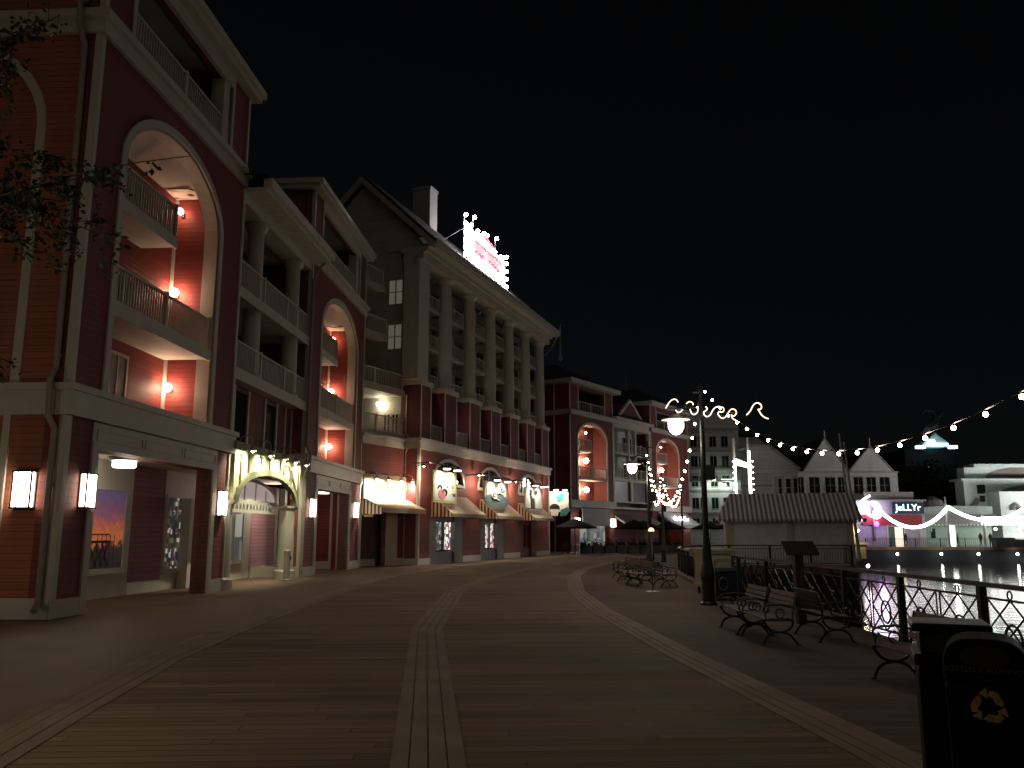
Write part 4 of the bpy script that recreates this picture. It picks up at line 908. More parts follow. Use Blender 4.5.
# gabled houses
YH = 112
x0 = X(801, YH); Lh = X(902, YH)-x0
gh = thing('gabled_house', 'long white clapboard house with two steep gables across the lagoon', 'building', (x0, YH, 0))
ez = Zh(471, YH)
hz = [(X(u, YH)-x0, X(u2, YH)-x0, Zh(492, YH), Zh(477, YH)) for u, u2 in ((787+14, 806), (813, 822), (829, 838), (842, 848), (858, 866), (871, 879), (884, 893))]
g = MB(); grid_wall(g, 0, Lh, 0, ez, 0, .3, [h for h in hz if h[0] >= 0]);
for ua, ub, up, vp in ((808, 853, 830.5, 438), (854, 898, 876, 446)):
    g.ext([(X(ua, YH)-x0, ez), (X(ub, YH)-x0, ez), (X(up, YH)-x0, Zh(vp, YH))], 0, .3)
g.build('wall', WHITES, gh)
for h in hz:
    if h[0] >= 0: window(gh, *h, .05, GLASS_D, 2, 2, TRIM)
g = MB()
for ua, ub, up, vp in ((808, 853, 830.5, 438), (854, 898, 876, 446)):
    a, c, p_, zp = X(ua, YH)-x0, X(ub, YH)-x0, X(up, YH)-x0, Zh(vp, YH)
    g.ext([(a, ez), (p_, zp), (c, ez), (c+.1, ez+.1), (p_, zp+.25), (a-.1, ez+.1)], .31, 8)
    MB().ext([(a-.1, ez), (p_, zp), (c+.1, ez), (c+.1, ez+.16), (p_, zp+.22), (a-.1, ez+.16)], -.12, .30).box(p_-.06, p_+.06, -.1, 0, zp, zp+1.2).build('bargeboard', TRIM, gh)
g.ext([(0, ez), (Lh, ez), (Lh, ez+2.6), (0, ez+2.6)], 5, 9); g.build('roof', ROOF, gh)
g = MB()
for i in range(int(Lh/1.1)): g.box(i*1.1, i*1.1+.08, -.04, 0, ez-.0, ez+ .02)
g.box(-.1, Lh+.1, -.12, 0, ez-.15, ez+.05).box(-.1, Lh+.1, -.12, 0, Zh(495, YH), Zh(493.5, YH)); g.build('trim', TRIM, gh)
bay = thing('gabled_house', 'white house front with a bay of three tall windows, left of the two steep gables', 'building', (X(776, 114), 114, 0))
Lb = X(808, 114)-X(776, 114)
g = MB(); grid_wall(g, 0, Lb, 0, 9.6, 0, .3, []); g.ext([(.3, 0), (1.2, -.9), (3.3, -.9), (4.2, 0)], 5.8, 9.2, ax='z'); g.build('wall', WHITES, bay)
for xa in (.45, 1.35, 2.4, 3.35): window(bay, xa+.05, xa+.65, 6.4, 8.8, -.92 if 1 < xa < 3 else -.6, GLASS_D, 1, 2, TRIM)
MB().ext([(-3.5, 9.6), (Lb, 9.6), (-.4, 13.2), (-3.5, 13.2)], 0, .3).build('gable_wall', WHITES, bay); MB().ext([(Lb, 9.6), (Lb+.3, 9.7), (-.3, 13.5), (-3.5, 13.5), (-3.5, 13.2), (-.4, 13.2)], -.15, 5).build('roof', TRIM2, bay)
# bright tower sign: two posts with bulbs and a glowing cross piece
YT = 92
ts = thing('tower_sign', 'two tall masts edged with bright white bulbs and a glowing cross piece', 'sign', (X(748, YT), YT, 0))
xa, xb = X(737.5, YT)-X(748, YT), X(752, YT)-X(748, YT)
TS = emit('mast_light_strip', (1, .97, .95), 7)
MB().tube([(xa, 0, 0), (xa, 0, Zh(437, YT))], .14, 6).tube([(xb, 0, 0), (xb, 0, Zh(436, YT))], [.2, .12], 6).box(xa, xb, .1, .2, 3, 3.3).build('masts', TRIM2, ts)
MB().box(xa-.05, xa+.08, -.35, -.2, 4.2, Zh(459, YT)).box(xb-.1, xb+.12, -.35, -.2, 4.2, Zh(450, YT)).ext([(xa-.2, Zh(461, YT)), (xa+.1, Zh(458, YT)), (xb+.2, Zh(464, YT)), (xb+.2, Zh(469, YT)), (xb-.2, Zh(467, YT)), (xa, Zh(464, YT))], -.36, -.22).build('light_strip', TS, ts)
for k in range(9):
    z = 4.4+k*.62
    MB().ball((xb+.34, -.3, z), .08, 6).build('bulb', BULBW, ts); MB().ball((xa-.22, -.3, z), .07, 6).build('bulb', BULBW, ts)
point('lamp_light', (-1, -2.5, 7.5), 500, (1, .97, .92), .6, ts)

# shop with the purple neon and JELLY sign
YJ = 105
js = thing('waterfront_club', 'low shop with red band, purple neon ring and blue lit lettering', 'building', (X(858, YJ), YJ, 0))
LJ = X(926, YJ)-X(858, YJ)
def jx(u): return X(u, YJ)-X(858, YJ)
g = MB(); grid_wall(g, 0, LJ, 0, Zh(500, YJ), 0, .3, [(jx(888), jx(905), 0, Zh(526, YJ))]); g.box(0, .3, .3, 3, 0, Zh(500, YJ)); g.build('wall', mat('lilac_wall', (.50, .47, .55), .6), js)
MB().box(jx(862), jx(922), -.35, 0, Zh(524, YJ), Zh(514, YJ)).build('red_band', mat('red_band_paint', (.34, .025, .035), .5), js)
MB().box(-.1, LJ+.1, -.5, 9, Zh(500, YJ), Zh(499, YJ)).box(jx(868), jx(918), .4, .5, Zh(499, YJ), Zh(491, YJ)).box(jx(868), jx(918), 4, 9, Zh(499, YJ), Zh(492, YJ)).build('parapet', TRIM2, js)
MB().box(jx(888), jx(896), .3, .4, 0, 2.4).build('door', mat('green_door', (.12, .22, .16), .5), js)
MB().box(jx(896), jx(904), .3, .4, 0, 2.6).build('lit_doorway', emit('cream_doorway', (1, .9, .65), 1.0), js)
for a_, b_ in ((904, 906), (886, 888), (919, 922)): B(jx(a_), jx(b_), -.2, 0, 0, 3).build('porch_post', TRIM, js)
bs = thing('club_sign', 'dark sign board with pale blue lit capital letters above the red band', 'sign', (X(908, YJ), YJ-.5, Zh(507, YJ)))
B(-jx(881+0)*0-1.9, 1.95, -.05, .1, -.75, .65).build('board', mat('navy_board', (.02, .04, .09), .4), bs)
text(bs, 'JeLLYr', 1.15, (0, -.08, -.02), (R(90), 0, 0), emit('ice_blue_letters', (.62, .85, 1), 3.0), .03, name='lettering')
nr = thing('neon_ring', 'glowing white and violet neon ring at the corner of the low shop', 'sign', (X(873, YJ), YJ-.6, Zh(509, YJ)))
MB().tube([(0.85*math.cos(k*math.pi/12), 0, .85*math.sin(k*math.pi/12)) for k in range(25)], .13, 8).build('neon_tube', emit('violet_white_neon', (.92, .82, 1), 9), nr)
MB().tube([(-1.6, .05, -1.4), (-1.65, .05, .2), (-1.2, .05, 1.2), (-.3, .05, 1.7)], .12, 8).build('outer_tube', emit('white_neon', (1, .93, .98), 8), nr)
MB().ball((.35, -.05, -.6), .55, 10).build('lit_ball', emit('hot_white_ball', (1, .95, 1), 8), nr)
MB().ball((.2, -.1, -1.75), .35, 8).build('purple_lamp', emit('purple_lamp', (.40, .12, 1), 3), nr)
MB().box(-.1, .1, .1, .5, -3.8, 1).build('post', GREYT, nr)
point('lamp_light', (0, -1.6, -1.2), 130, (.75, .45, 1), .5, nr)

# right hand side: terrace with the draped light ropes and the big white pavilion building
def rope(name, label, P, sags, Y, m, r):
    t = thing(name, label, 'light rope', P[0])
    pts = []
    for (a, c, s) in zip(P, P[1:], sags):
        for k in range(13): 
            q = a.lerp(c, k/12); q.z -= s*4*(k/12)*(1-k/12); pts.append(q-P[0])
    MB().tube(pts, r, 6).build('glowing_rope', m, t); return t
ROPE = emit('rope_light', (1, .94, .96), 8)
rp = [at(872, 503, 100), at(948, 507, 100), at(1030, 504, 100), at(1110, 505, 100), at(1200, 505, 100)]
rope('light_rope', 'thick white rope of lights draped in long swags over the waterfront terrace', rp, (2.6, 1.7, 1.9, 2), 100, ROPE, .20)
for i, (u, lab) in enumerate(((948, 'white pole holding the peak of the light rope swags'), (984, 'shorter pale pole beside the bright white canopy'))):
    g = thing('terrace_pole', lab, 'pole', at(u, 532, 100.2)); g.location.z = 0
    MB().tube([(0, 0, 0), (0, 0, Zh(496 if i == 0 else 512, 100))], .10, 8).lathe((0, 0, 0), [(.3, 0), (.3, .1), (.15, .3)], 8).build('pole', TRIM2, g)
tp = thing('terrace_house', 'low pale green terrace building with a row of dark dots under its eave', 'building', (X(922, 106), 106, 0))
Lt = X(992, 106)-X(922, 106)
def tx(u): return X(u, 106)-X(922, 106)
GREENW = mat('pale_green_wall', (.30, .42, .32), .6)
g = MB(); grid_wall(g, 0, Lt, 0, 3.2, 0, .3, [(tx(950), tx(956), 0, 2.6)]); g.build('wall', GREENW, tp)
MB().box(tx(950), tx(956), .3, .4, 0, 2.6).build('lit_doorway', emit('white_doorway', (1, 1, .98), 3), tp)
MB().box(tx(931), tx(935), -.1, 0, 1.0, 2.2).build('dark_window', GLASS_D, tp)
q = MB()
for k in range(20): q.box(.3+k*.44, .52+k*.44, -.9, -.8, 2.55, 2.75)
q.build('valance_dots', TRIM, tp)
MB().box(-.2, Lt+.2, -.95, .3, 2.75, 3.9).build('awning', GREYT, tp)
MB().ext([(0, 3.9), (Lt, 3.9), (Lt, 4.9), (3.2, 5.0), (0, 4.8)], -.6, 2).build('upper_wall', mat('pale_mint_wall', (.36, .45, .40), .6), tp)
MB().lathe((tx(938), 1, 4.9), [(1.6, 0), (1.2, .8), (.3, 1.3)], 14).build('dome', GREYT, tp)
point('lamp_light', (tx(940), -3, 2.0), 90, (.85, 1, .85), .3, tp)
wb = thing('white_pavilion', 'big white stepped building with arched parapets at the right edge', 'building', (X(968, 112), 112, 0))
def wx(u): return X(u, 112)-X(968, 112)
MINT = mat('white_stucco', (.60, .68, .64), .6)
MB().box(wx(968), wx(1150), 0, 2.2, 0, Zh(480, 112)).build('wall', MINT, wb)
MB().box(wx(964), wx(1150), -.5, 2.5, Zh(480, 112), Zh(478, 112)).box(wx(974), wx(1150), 1.0, 2.9, Zh(478, 112), Zh(466, 112)).box(wx(990), wx(1150), -3, 0, 0, Zh(493, 112)).box(wx(988), wx(1150), -3.4, 0, Zh(493, 112), Zh(492, 112)).box(wx(984), wx(1150), .8, 3.1, Zh(466, 112), Zh(462.5, 112)).build('upper_blocks', MINT, wb)
ARC = mat('grey_arch_panel', (.20, .17, .15), .7)
def fan(u0, u1, v0, v1, y):
    a, c, z0, z1 = wx(u0), wx(u1), Zh(v0, 112), Zh(v1, 112)
    return [(a, z0), (c, z0), (c, z1)]+[(c-(c-a)*math.sin(t*math.pi/20), z0+(z1-z0)*math.cos(t*math.pi/20)) for t in range(1, 10)]
MB().ext(fan(995, 1060, 476, 464, 0), .9, .99).ext(fan(1005, 1060, 491, 483, 0), -.06, -.01).build('arch_panels', ARC, wb)
q = MB(); q.box(wx(981), wx(989), -.1, 0, Zh(493, 112), Zh(484, 112)).box(wx(983), wx(988), -.1, 0, Zh(501, 112), Zh(495, 112)); q.build('window', GLASS_D, wb)
MB().tube([(wx(971), -.2, Zh(507, 112)), (wx(976), -.3, Zh(505, 112)), (wx(980), -.2, Zh(498, 112))], .3, 6).build('wall_ornament', GREYT, wb)
MB().tube([(wx(1001), -3.15, Zh(510, 112)), (wx(1001), -3.15, Zh(507, 112)), (wx(1004), -3.15, Zh(504.5, 112)), (wx(1007), -3.15, Zh(507, 112)), (wx(1007), -3.15, Zh(510, 112))], .28, 6).build('horseshoe_ornament', GREYT, wb)
cn = thing('lit_canopy', 'blazing white lit canopy over the waterfront terrace at the right edge', 'canopy', (X(985, 103), 103, 0))
CL = emit('canopy_light', (1, .98, 1), 5)
CL2 = emit('unseen_canopy_glow', (1, .98, 1), 34)
cw = X(1150, 103)-X(985, 103)
MB().box(0, 6.4, 0, .6, Zh(524, 103), Zh(516, 103)).build('lit_fascia', CL, cn); MB().box(9.5, cw, -1.5, -.9, Zh(526, 103), Zh(508, 103)).build('lit_fascia', CL2, cn)  # second fascia lies out of view, added to whiten the water reflection
MB().box(0, cw, .62, 3.5, Zh(517, 103), Zh(516, 103)).build('canopy_roof', TRIM2, cn); MB().box(1.4, 3.6, .3, 1.2, 0, 1.1).box(4.2, 6.2, .3, 1.2, 0, .9).build('stacked_tables', IRON, cn)
for x in (.2, 5, 10, 15): MB().tube([(x, .3, 0), (x, .3, Zh(525, 103))], .14, 8).build('post', TRIM, cn)
for x in (1.2, 4.0, 7.2, 11): MB().ball((x, -.2, 2.1), .15, 8).build('bulb', BULBW, cn)
point('lamp_light', (3, -5, 2.4), 14, (.85, 1, .95), .6, cn); point('lamp_light', (9, -5, 2.4), 14, (.9, .98, 1), .6, cn)
point('lamp_light', (2, 3.9, 8.4), 110, (.75, 1, .9), .5, cn)
# waterfront pillar lights on the far quay
for i, u in enumerate((897, 941, 978, 1017)):
    g = thing('quay_light', 'small white quay light just above the far water line, %s' % ('leftmost', 'second from left', 'third from left', 'rightmost')[i], 'lamp', at(u, 554, 103.5), 0, 'quay lights')
    MB().ball((0, -.1, 0), .15, 8).build('bulb', BULBW, g); B(-.08, .08, -.05, .5, -.08, .08).build('bracket', IRON, g)
for i, (u, v, y) in enumerate(((868, 566, 62), (855, 577, 48))):
    g = thing('dock_light', 'low white light at the water beside the pier, %s' % ('farther one', 'nearer one')[i], 'lamp', at(u, v, y), 0, 'dock lights')
    g.location.z = max(g.location.z, -1.4)
    MB().ball((0, 0, 0), .12, 8).build('bulb', BULBW, g); MB().tube([(0, .1, -.6), (0, .1, 0)], .04, 6).build('post', IRON, g)
# swan-like roof figure in turquoise light, far off
sw = thing('roof_statue', 'dim winged bird statue over a turquoise lit roof far beyond the lagoon', 'statue', at(932, 446, 300))
k_ = 300/853
MB().ext([(-15*k_, -2*k_), (15*k_, -2*k_), (11*k_, 4*k_), (5*k_, 8*k_), (0, 13*k_), (-6*k_, 7*k_), (-11*k_, 4*k_)], -3, 6).build('roof_crown', mat('pale_stone', (.4, .5, .5), .6), sw)
MB().box(-20*k_, -12*k_, -4, -2, -3.4*k_, -.6*k_).box(13*k_, 20*k_, -4, -2, -3.4*k_, -.6*k_).box(-11*k_, 10*k_, -4.5, -4, -1*k_, 1.6*k_).box(-9*k_, -3*k_, -4.5, -4, 1.6*k_, 5*k_).build('flood_lamps', emit('cyan_flood', (.75, .97, 1), 4), sw)
MB().tube([(-9*k_, 0, 12*k_), (-3*k_, 0, 18*k_), (4*k_, 0, 22*k_), (6*k_, 0, 30*k_), (3*k_, 0, 36*k_), (-4*k_, 0, 37*k_), (-8*k_, 0, 33*k_)], [.8, 2.0, 1.9, .6, .5, .5, .2], 8).tube([(4*k_, 0, 20*k_), (9*k_, 0, 30*k_), (17*k_, 0, 36*k_)], [.9, .5, .1], 8).build('bird_body', mat('grey_bird', (.13, .15, .155), .6), sw)
spot('lamp_light', (0, -9, -5), (0, 0, 1), 5000, (.25, .85, .9), 50, .5, sw)
B(-26*k_, 26*k_, 2, 24, -95*k_, -3*k_).build('dark_block', mat('black_hotel_wall', (.01, .01, .012), .8), sw)
g = thing('distant_lamp', 'tiny pale lamp alone in the dark under the lit statue', 'lamp', at(930, 466.5, 200)); MB().tube([(0, 0, -16), (0, 0, -.3)], .1, 5).build('pole', IRON, g); MB().ball((0, 0, 0), .35, 8).build('lamp_head', emit('tiny_lamp', (.7, .75, .6), .8), g)
# dark trees far behind the gap
def tree(name, label, loc, h, w_, n_, leaf, seed, m=LEAF):
    rnd = random.Random(seed); t = thing(name, label, 'tree', loc)
    b = MB(); b.tube([(0, 0, 0), (.1*h*.1, 0, h*.3), (0, 0, h*.75)], [h*.03, h*.022, h*.008], 8)
    tips = []
    for k in range(9):
        a = k*2.4; z = h*(.3+.06*k); p = Vector((math.cos(a)*w_*.6, math.sin(a)*w_*.6, z+h*.2)); b.tube([(0, 0, z), p*.5+Vector((0, 0, z*.5)), p], [h*.012, h*.008, h*.003], 5); tips.append(p)
    tips += [Vector((0, 0, h*.85)), Vector((w_*.2, 0, h*.75))]
    b.build('trunk', BARK, t)
    c = MB()
    for k in range(n_):
        p = tips[rnd.randrange(len(tips))]+Vector((rnd.gauss(0, 1), rnd.gauss(0, 1), rnd.gauss(0, .8)))*w_*.22
        u_ = Vector((rnd.gauss(0, 1), rnd.gauss(0, 1), rnd.gauss(0, 1))).normalized(); v_ = u_.cross(Vector((rnd.gauss(0, 1), rnd.gauss(0, 1), 1))).normalized()
        s = leaf*rnd.uniform(.6, 1.3); c.add([p-u_*s, p+v_*s*.5, p+u_*s, p-v_*s*.5], [(0, 1, 2, 3)])
    c.build('crown', m, t); return t
for i, (u, Y, h, lab) in enumerate(((912, 128, 10, 'dark tree behind the low shop roof'), (925, 134, 12, 'taller dark tree right of the low shop'), (951, 132, 8.5, 'dark bushy tree behind the terrace house'), (964, 136, 9, 'dark tree beside the white stepped building'))):
    tree('tree', lab, (X(u, Y), Y, 0), h, h*.38, 1500, .35, i)

# people on the far terrace
def person(loc, rz, label, pose=0, col=(.02, .02, .025)):
    me = bpy.data.meshes.new('person'); s = .12 if pose else 0
    V = [(0, 0, .95), (0, 0, 1.2), (0, 0, 1.42), (0, 0, 1.52), (0, .0, 1.68), (.17, 0, 1.42), (.24, .02, 1.15), (.25, -.1, .92), (-.17, 0, 1.42), (-.25, .02, 1.15), (-.24, -.05, .90),
         (.09, 0, .90), (.11, -.04-s, .5), (.12, s, .06), (.12, s-.14, .03), (-.09, 0, .90), (-.11, -.02+s, .5), (-.12, -s, .06), (-.12, -s-.14, .03)]
    Ed = [(0, 1), (1, 2), (2, 3), (3, 4), (2, 5), (5, 6), (6, 7), (2, 8), (8, 9), (9, 10), (0, 11), (11, 12), (12, 13), (13, 14), (0, 15), (15, 16), (16, 17), (17, 18)]
    me.from_pydata(V, Ed, []); o = bpy.data.objects.new('person', me); COL.objects.link(o)
    sk = o.modifiers.new('s', 'SKIN'); rr = [.14, .15, .14, .06, .10, .07, .045, .035, .07, .045, .035, .10, .065, .045, .04, .10, .065, .045, .04]
    for k, r in enumerate(rr): me.skin_vertices[0].data[k].radius = (r, r*.85)
    me.skin_vertices[0].data[0].use_root = True
    o.modifiers.new('u', 'SUBSURF').levels = 1; o.modifiers['u'].render_levels = 1
    me.materials.append(mat('dark_clothes', col, .8, bump=0)); o.location = loc; o.rotation_euler = (0, 0, rz); tag(o, label, 'person'); return o
person(at(905, 532, 103.2).xy.to_3d(), .3, 'person standing by the lit doorway of the low shop, seen as a dark shape', 1)
person(at(957, 532, 103.0).xy.to_3d(), 1.2, 'person standing in front of the white lit doorway, dark clothes', 1)
person(at(980, 532, 103.0).xy.to_3d(), 2.0, 'dark figure standing left of the pole by the bright canopy', 1)
person(at(990, 532, 102.0).xy.to_3d(), .2, 'dark figure standing under the left end of the bright canopy', 0)

# ------------------------------------------------------------------ kiosk on the pier
YK = 45.5
kx0, kx1 = X(722, YK), X(852, YK)
ki = thing('kiosk', 'white shuttered pier kiosk under a striped awning roof', 'kiosk', (kx0+.2, YK, 0), R(-12)); LK = 6.55
WPL = mat('white_shutter', (.78, .83, .88), .55)
B(.25, LK-.15, .12, 3.4, 0, 2.6).build('shutters', WPL, ki)
q = MB()
for x in (.05, LK*.5-.14, LK-.42): q.box(x, x+.3, 0, .14, 0, 2.5)
q.box(0, LK, 0, .1, 2.42, 2.6).box(0, .3, .14, 3.4, 0, 2.5); q.build('posts', TRIM, ki)
za, zb = Zh(518, YK-.8), Zh(493, YK+1)
ST = stripes('grey_rose_stripes', (.76, .73, .72), (.22, .17, .17), .24, 'X')
MB().add([(-.45, -.7, za), (LK+.25, -.7, za), (LK+.1, 1.2, zb), (.35, 1.2, zb), (.35, 3.2, zb), (LK+.1, 3.2, zb), (LK+.25, 4.1, za), (-.45, 4.1, za)],
         [(0, 1, 2, 3), (3, 2, 5, 4), (4, 5, 6, 7), (0, 3, 4, 7), (1, 2, 5, 6), (0, 1, 6, 7)]).build('striped_roof', ST, ki)
q = MB(); L2 = LK+.7
for k in range(int(L2/.24)+1): q.ext([(-.45+k*.24, za), (-.45+k*.24+.235, za), (-.45+k*.24+.2, za-.15), (-.45+k*.24+.12, za-.2), (-.45+k*.24+.04, za-.15)], -.72, -.69)
q.build('scalloped_valance', ST, ki)
# flag poles and a small lit stand right of the kiosk
for i, (ua, ub, va, Y) in enumerate(((846, 853, 432, 50), (850, 858, 440, 52))):
    g = thing('pier_mast', 'leaning bare mast at the right end of the kiosk, %s' % ('left one', 'right one')[i], 'mast', (X(ub, Y), Y, 0))
    MB().tube([(0, 0, 0), (X(ua, Y)-X(ub, Y), 0, Zh(va, Y))], [.12, .05], 8).build('pole', TRIM2, g)
g = thing('lit_stand', 'small stand lit warm yellow at the foot of the two masts', 'stand', (X(857, 56), 56, 0))
MB().box(-.5, .5, 0, .6, 0, .9).box(-.7, .7, -.1, .7, .9, 1.05).box(-.45, .1, .1, .4, 1.05, 2.3).build('stand_body', CREAM, g); point('lamp_light', (-.1, -.7, 1.7), 55, (1, .88, .5), .1, g)
MB().ball((0, -.2, 1.8), .08, 8).build('bulb', BULB, g)

# ------------------------------------------------------------------ railings
def rail_posts(path, step):
    out = [Vector(path[0])]; 
    for a, c in zip(path, path[1:]):
        a = Vector(a); c = Vector(c); L = (c-a).length; k = max(1, round(L/step))
        out += [a.lerp(c, i/k) for i in range(1, k+1)]
    return out
def iron_rail(label, path, step, kind, h=1.02, m=IRON, group=None, prow=.045, basez=0.0):
    t = thing('railing', label, 'railing', (path[0][0], path[0][1], basez), group=group)
    o = Vector(path[0]); P = [p-o for p in rail_posts(path, step)]
    for p in P: MB().box(p.x-prow, p.x+prow, p.y-prow, p.y+prow, 0, h-.02).build('post', m, t)
    top = MB(); 
    for a, c in zip(P, P[1:]):
        d = (c-a).normalized(); nn = Vector((-d.y, d.x))*.05; e_ = d*.03
        top.ext([((a-e_+nn).x, (a-e_+nn).y), ((c+e_+nn).x, (c+e_+nn).y), ((c+e_-nn).x, (c+e_-nn).y), ((a-e_-nn).x, (a-e_-nn).y)], h-.02, h+.035, ax='z')
    top.build('top_rail', STEEL if kind != 'far' else m, t)
    for a, c in zip(P, P[1:]):
        L = (c-a).length; d = (c-a)/L; q = MB()
        def pt(s, z): return (a.x+d.x*s, a.y+d.y*s, z)
        q.tube([pt(.06, h-.15), pt(L-.06, h-.15)], .016, 5); q.tube([pt(.06, .14), pt(L-.06, .14)], .018, 5)
        if kind == 'lattice':
            for s0 in (0, 1):
                a0 = .1+s0*(L/2-.06); w_ = L/2-.16; b0, b1 = .14, h-.15; mz = (b0+b1)/2
                for s in (a0, a0+w_): q.tube([pt(s, b0), pt(s, b1)], .012, 4)
                q.tube([pt(a0, b0), pt(a0+w_, b1)], .016, 4); q.tube([pt(a0+w_, b0), pt(a0, b1)], .016, 4)
                q.tube([pt(a0, mz), pt(a0+w_/2, b1), pt(a0+w_, mz), pt(a0+w_/2, b0), pt(a0, mz)], .016, 4)
                q.tube([pt(a0+w_/2+w_*.17*math.cos(k*math.pi/10), mz-.08+.17*math.sin(k*math.pi/10)) for k in range(21)], .017, 5)
                q.tube([pt(a0+w_/2+.05*math.cos(k*math.pi/5), h-.09+.05*math.sin(k*math.pi/5)) for k in range(11)], .012, 4)
        else:
            k = max(2, int(L/(.13 if kind == 'picket' else .25)))
            for i in range(1, k): q.tube([pt(L*i/k, .14), pt(L*i/k, h-.15)], .011 if kind == 'picket' else .02, 4)
        q.build('panel', m, t)
    return t
iron_rail('black iron lattice railing with steel handrail along the near waterside', [(lerp_path(RAIL, y), y) for y in (3.65, 6.0, 8.35, 10.7, 13.05, 15.4, 17.75, 20.1, 22.45, 24.8)], 2.35, 'lattice')
iron_rail('black picket railing with steel handrail sweeping round the bend past the cart', [(5.94, 26.0), (5.95, 26.6)]+[p for p in RAIL if p[1] > 27 and p[0] < 10], 1.9, 'picket')
iron_rail('dark picket railing along the pier in front of the kiosk', [(9.4, 42.6), (11, 43.4), (17.2, 43.4), (17.6, 60)], 2.2, 'picket')
iron_rail('long dark railing on the far quay under the draped light ropes', [(X(866, 104), 104.3), (X(1090, 104), 104.3)], 3.0, 'far')
g = MB(); path = [p for p in RAIL if 26 <= p[1] <= 42.5]
for (xa, ya), (xb, yb) in zip(path, path[1:]): g.ext([(xa-.16, ya), (xa+.1, ya), (xb+.1, yb), (xb-.16, yb)], .006, .12, ax='z')
g.build('kerb', PAVE, kind='structure')
# ------------------------------------------------------------------ lamp posts and string lights
ZT = 5.0
def lamp_post(loc, rz, label, power, waves=False):
    t = thing('lamp_post', label, 'lamp post', loc, rz, 'lamp posts along the waterside')
    MB().lathe((0, 0, 0), [(.21, 0), (.21, .05), (.15, .09), (.14, .55), (.17, .62), (.17, .72), (.12, 1.0), (.10, 1.35), (.075, 1.6), (.062, 3.8), (.05, 5.2), (.025, 5.3)], 12).build('post', GREENM, t)
    MB().tube([(0, 0, 4.55), (-.3, 0, 4.72), (-.62, 0, 4.6), (-.62, 0, 4.48)], .03, 6).tube([(0, 0, 4.1), (-.35, 0, 4.6)], .015, 5).build('arm', GREENM, t); B(-.18, .18, -.02, .02, 5.0, 5.04).build('crossbar', GREENM, t); B(-.04, .26, -.06, .06, 2.9, 3.25).build('speaker_box', GREENM, t)
    MB().lathe((-.62, 0, 4.34), [(.35, 0), (.33, .03), (.18, .07), (.06, .14)], 18).build('lamp_shade', TRIM2, t)
    MB().lathe((-.62, 0, 3.95), [(.05, .04), (.13, .09), (.185, .19), (.19, .31), (.16, .39)], 16).build('lamp_glass', LAMPG, t, smooth=True)
    point('lamp_light', (-.62, 0, 3.8), power, (1, .87, .68), .15, t)
    return t
lp1 = lamp_post((4.58, 20.15, 0), 0, 'tall dark green lamp post beside the cream cart, carrying wavy neon', 38)
lp2 = lamp_post((5.4, 33.5, 0), 0, 'lamp post rising from the cluster of black benches', 90)
lp3 = lamp_post((8.75, 49.4, 0), .6, 'slim lamp post near the patio umbrellas, under the densest string lights', 0.01)
lp4 = lamp_post((-7.4, 4.6, 0), 2.6, 'unseen lamp post added left of the view to light the left boardwalk', 150)  # added outside the frame to warm the left part of the deck
for o in lp4.children:
    if o.type == 'LIGHT': o.data = o.data.copy(); o.data.color = (1, .76, .50)
lp0 = lamp_post((5.1, 1.5, 0), 3.1, 'lamp post beside the near railing, to the right of the bins', 0.01)
for o in list(lp0.children)+list(lp3.children):
    if o.name.startswith('lamp_light'): bpy.data.objects.remove(o)
    elif o.name.startswith('lamp_glass'): o.data = o.data.copy(); o.data.materials[0] = CANVAS_W
# wavy neon on the first post
nw = thing('wavy_neon', 'warm neon tube shaped as curling waves on the arm of the cream cart lamp post', 'neon light', (4.58, 20.05, 4.6))
def curl(x0, z0, s):
    """one breaking-wave curl"""
    pts = []
    for k in range(8): u_ = k/7; pts.append((x0+s*.55*u_, 0, z0-s*.30+s*.55*(1-math.cos(u_*math.pi))/2))
    for k in range(1, 9): a = math.pi/2-k*math.pi*1.35/8; pts.append((x0+s*.55+s*.20*math.cos(a), 0, z0+s*.25-s*.17+s*.17*math.sin(a)))
    return pts
def shape(pts, cx, cz): return [((a-cx)*.00368, 0, (cz-c)*.00368) for a, c in pts]
def smooth(P, n_=5):
    P = [Vector(p) for p in P]; out = []
    for i in range(len(P)-1):
        p0, p1, p2, p3 = P[max(i-1, 0)], P[i], P[i+1], P[min(i+2, len(P)-1)]
        for k in range(n_):
            t = k/n_; out.append(.5*((2*p1)+(p2-p0)*t+(2*p0-5*p1+4*p2-p3)*t*t+(3*p1-p0-3*p2+p3)*t**3))
    return out+[P[-1]]
q = MB()
for st in ([(487, 150), (497, 165), (487, 178), (474, 185), (476, 205), (495, 217), (515, 205), (535, 172), (560, 152), (596, 155), (606, 172), (592, 188), (572, 184), (568, 205), (588, 226), (612, 221), (634, 190), (655, 168), (680, 173), (686, 195), (668, 214), (652, 205), (662, 230), (692, 246)],
           [(225, 162), (250, 122), (275, 103), (296, 105), (307, 122)], [(290, 172), (303, 190), (322, 184), (335, 170)], [(360, 132), (380, 118), (400, 124), (406, 140)], [(384, 168), (393, 194), (410, 203), (430, 190), (436, 168)]):
    q.tube(smooth(shape(st, 462, 165)), .0135, 6)
q.build('neon_tube', NEONW, nw)
MB().tube([(-.8, .03, -.06), (1.1, .03, -.1)], .012, 5).tube([(-.8, .03, .02), (.0, .03, .02)], .012, 5).build('bracket', IRON, nw)
nw2 = thing('wavy_neon', 'single warm neon wave crest hung on the string lights right of the lamp post', 'neon light', at(757, 410, 19.2))
q = MB()
for st in ([(730, 352), (755, 325), (775, 290), (800, 274), (824, 288), (823, 312), (802, 318)], [(806, 312), (818, 342), (840, 365), (866, 376)]): q.tube(smooth(shape(st, 797, 320)), .0135, 6)
q.build('neon_tube', NEONW, nw2)
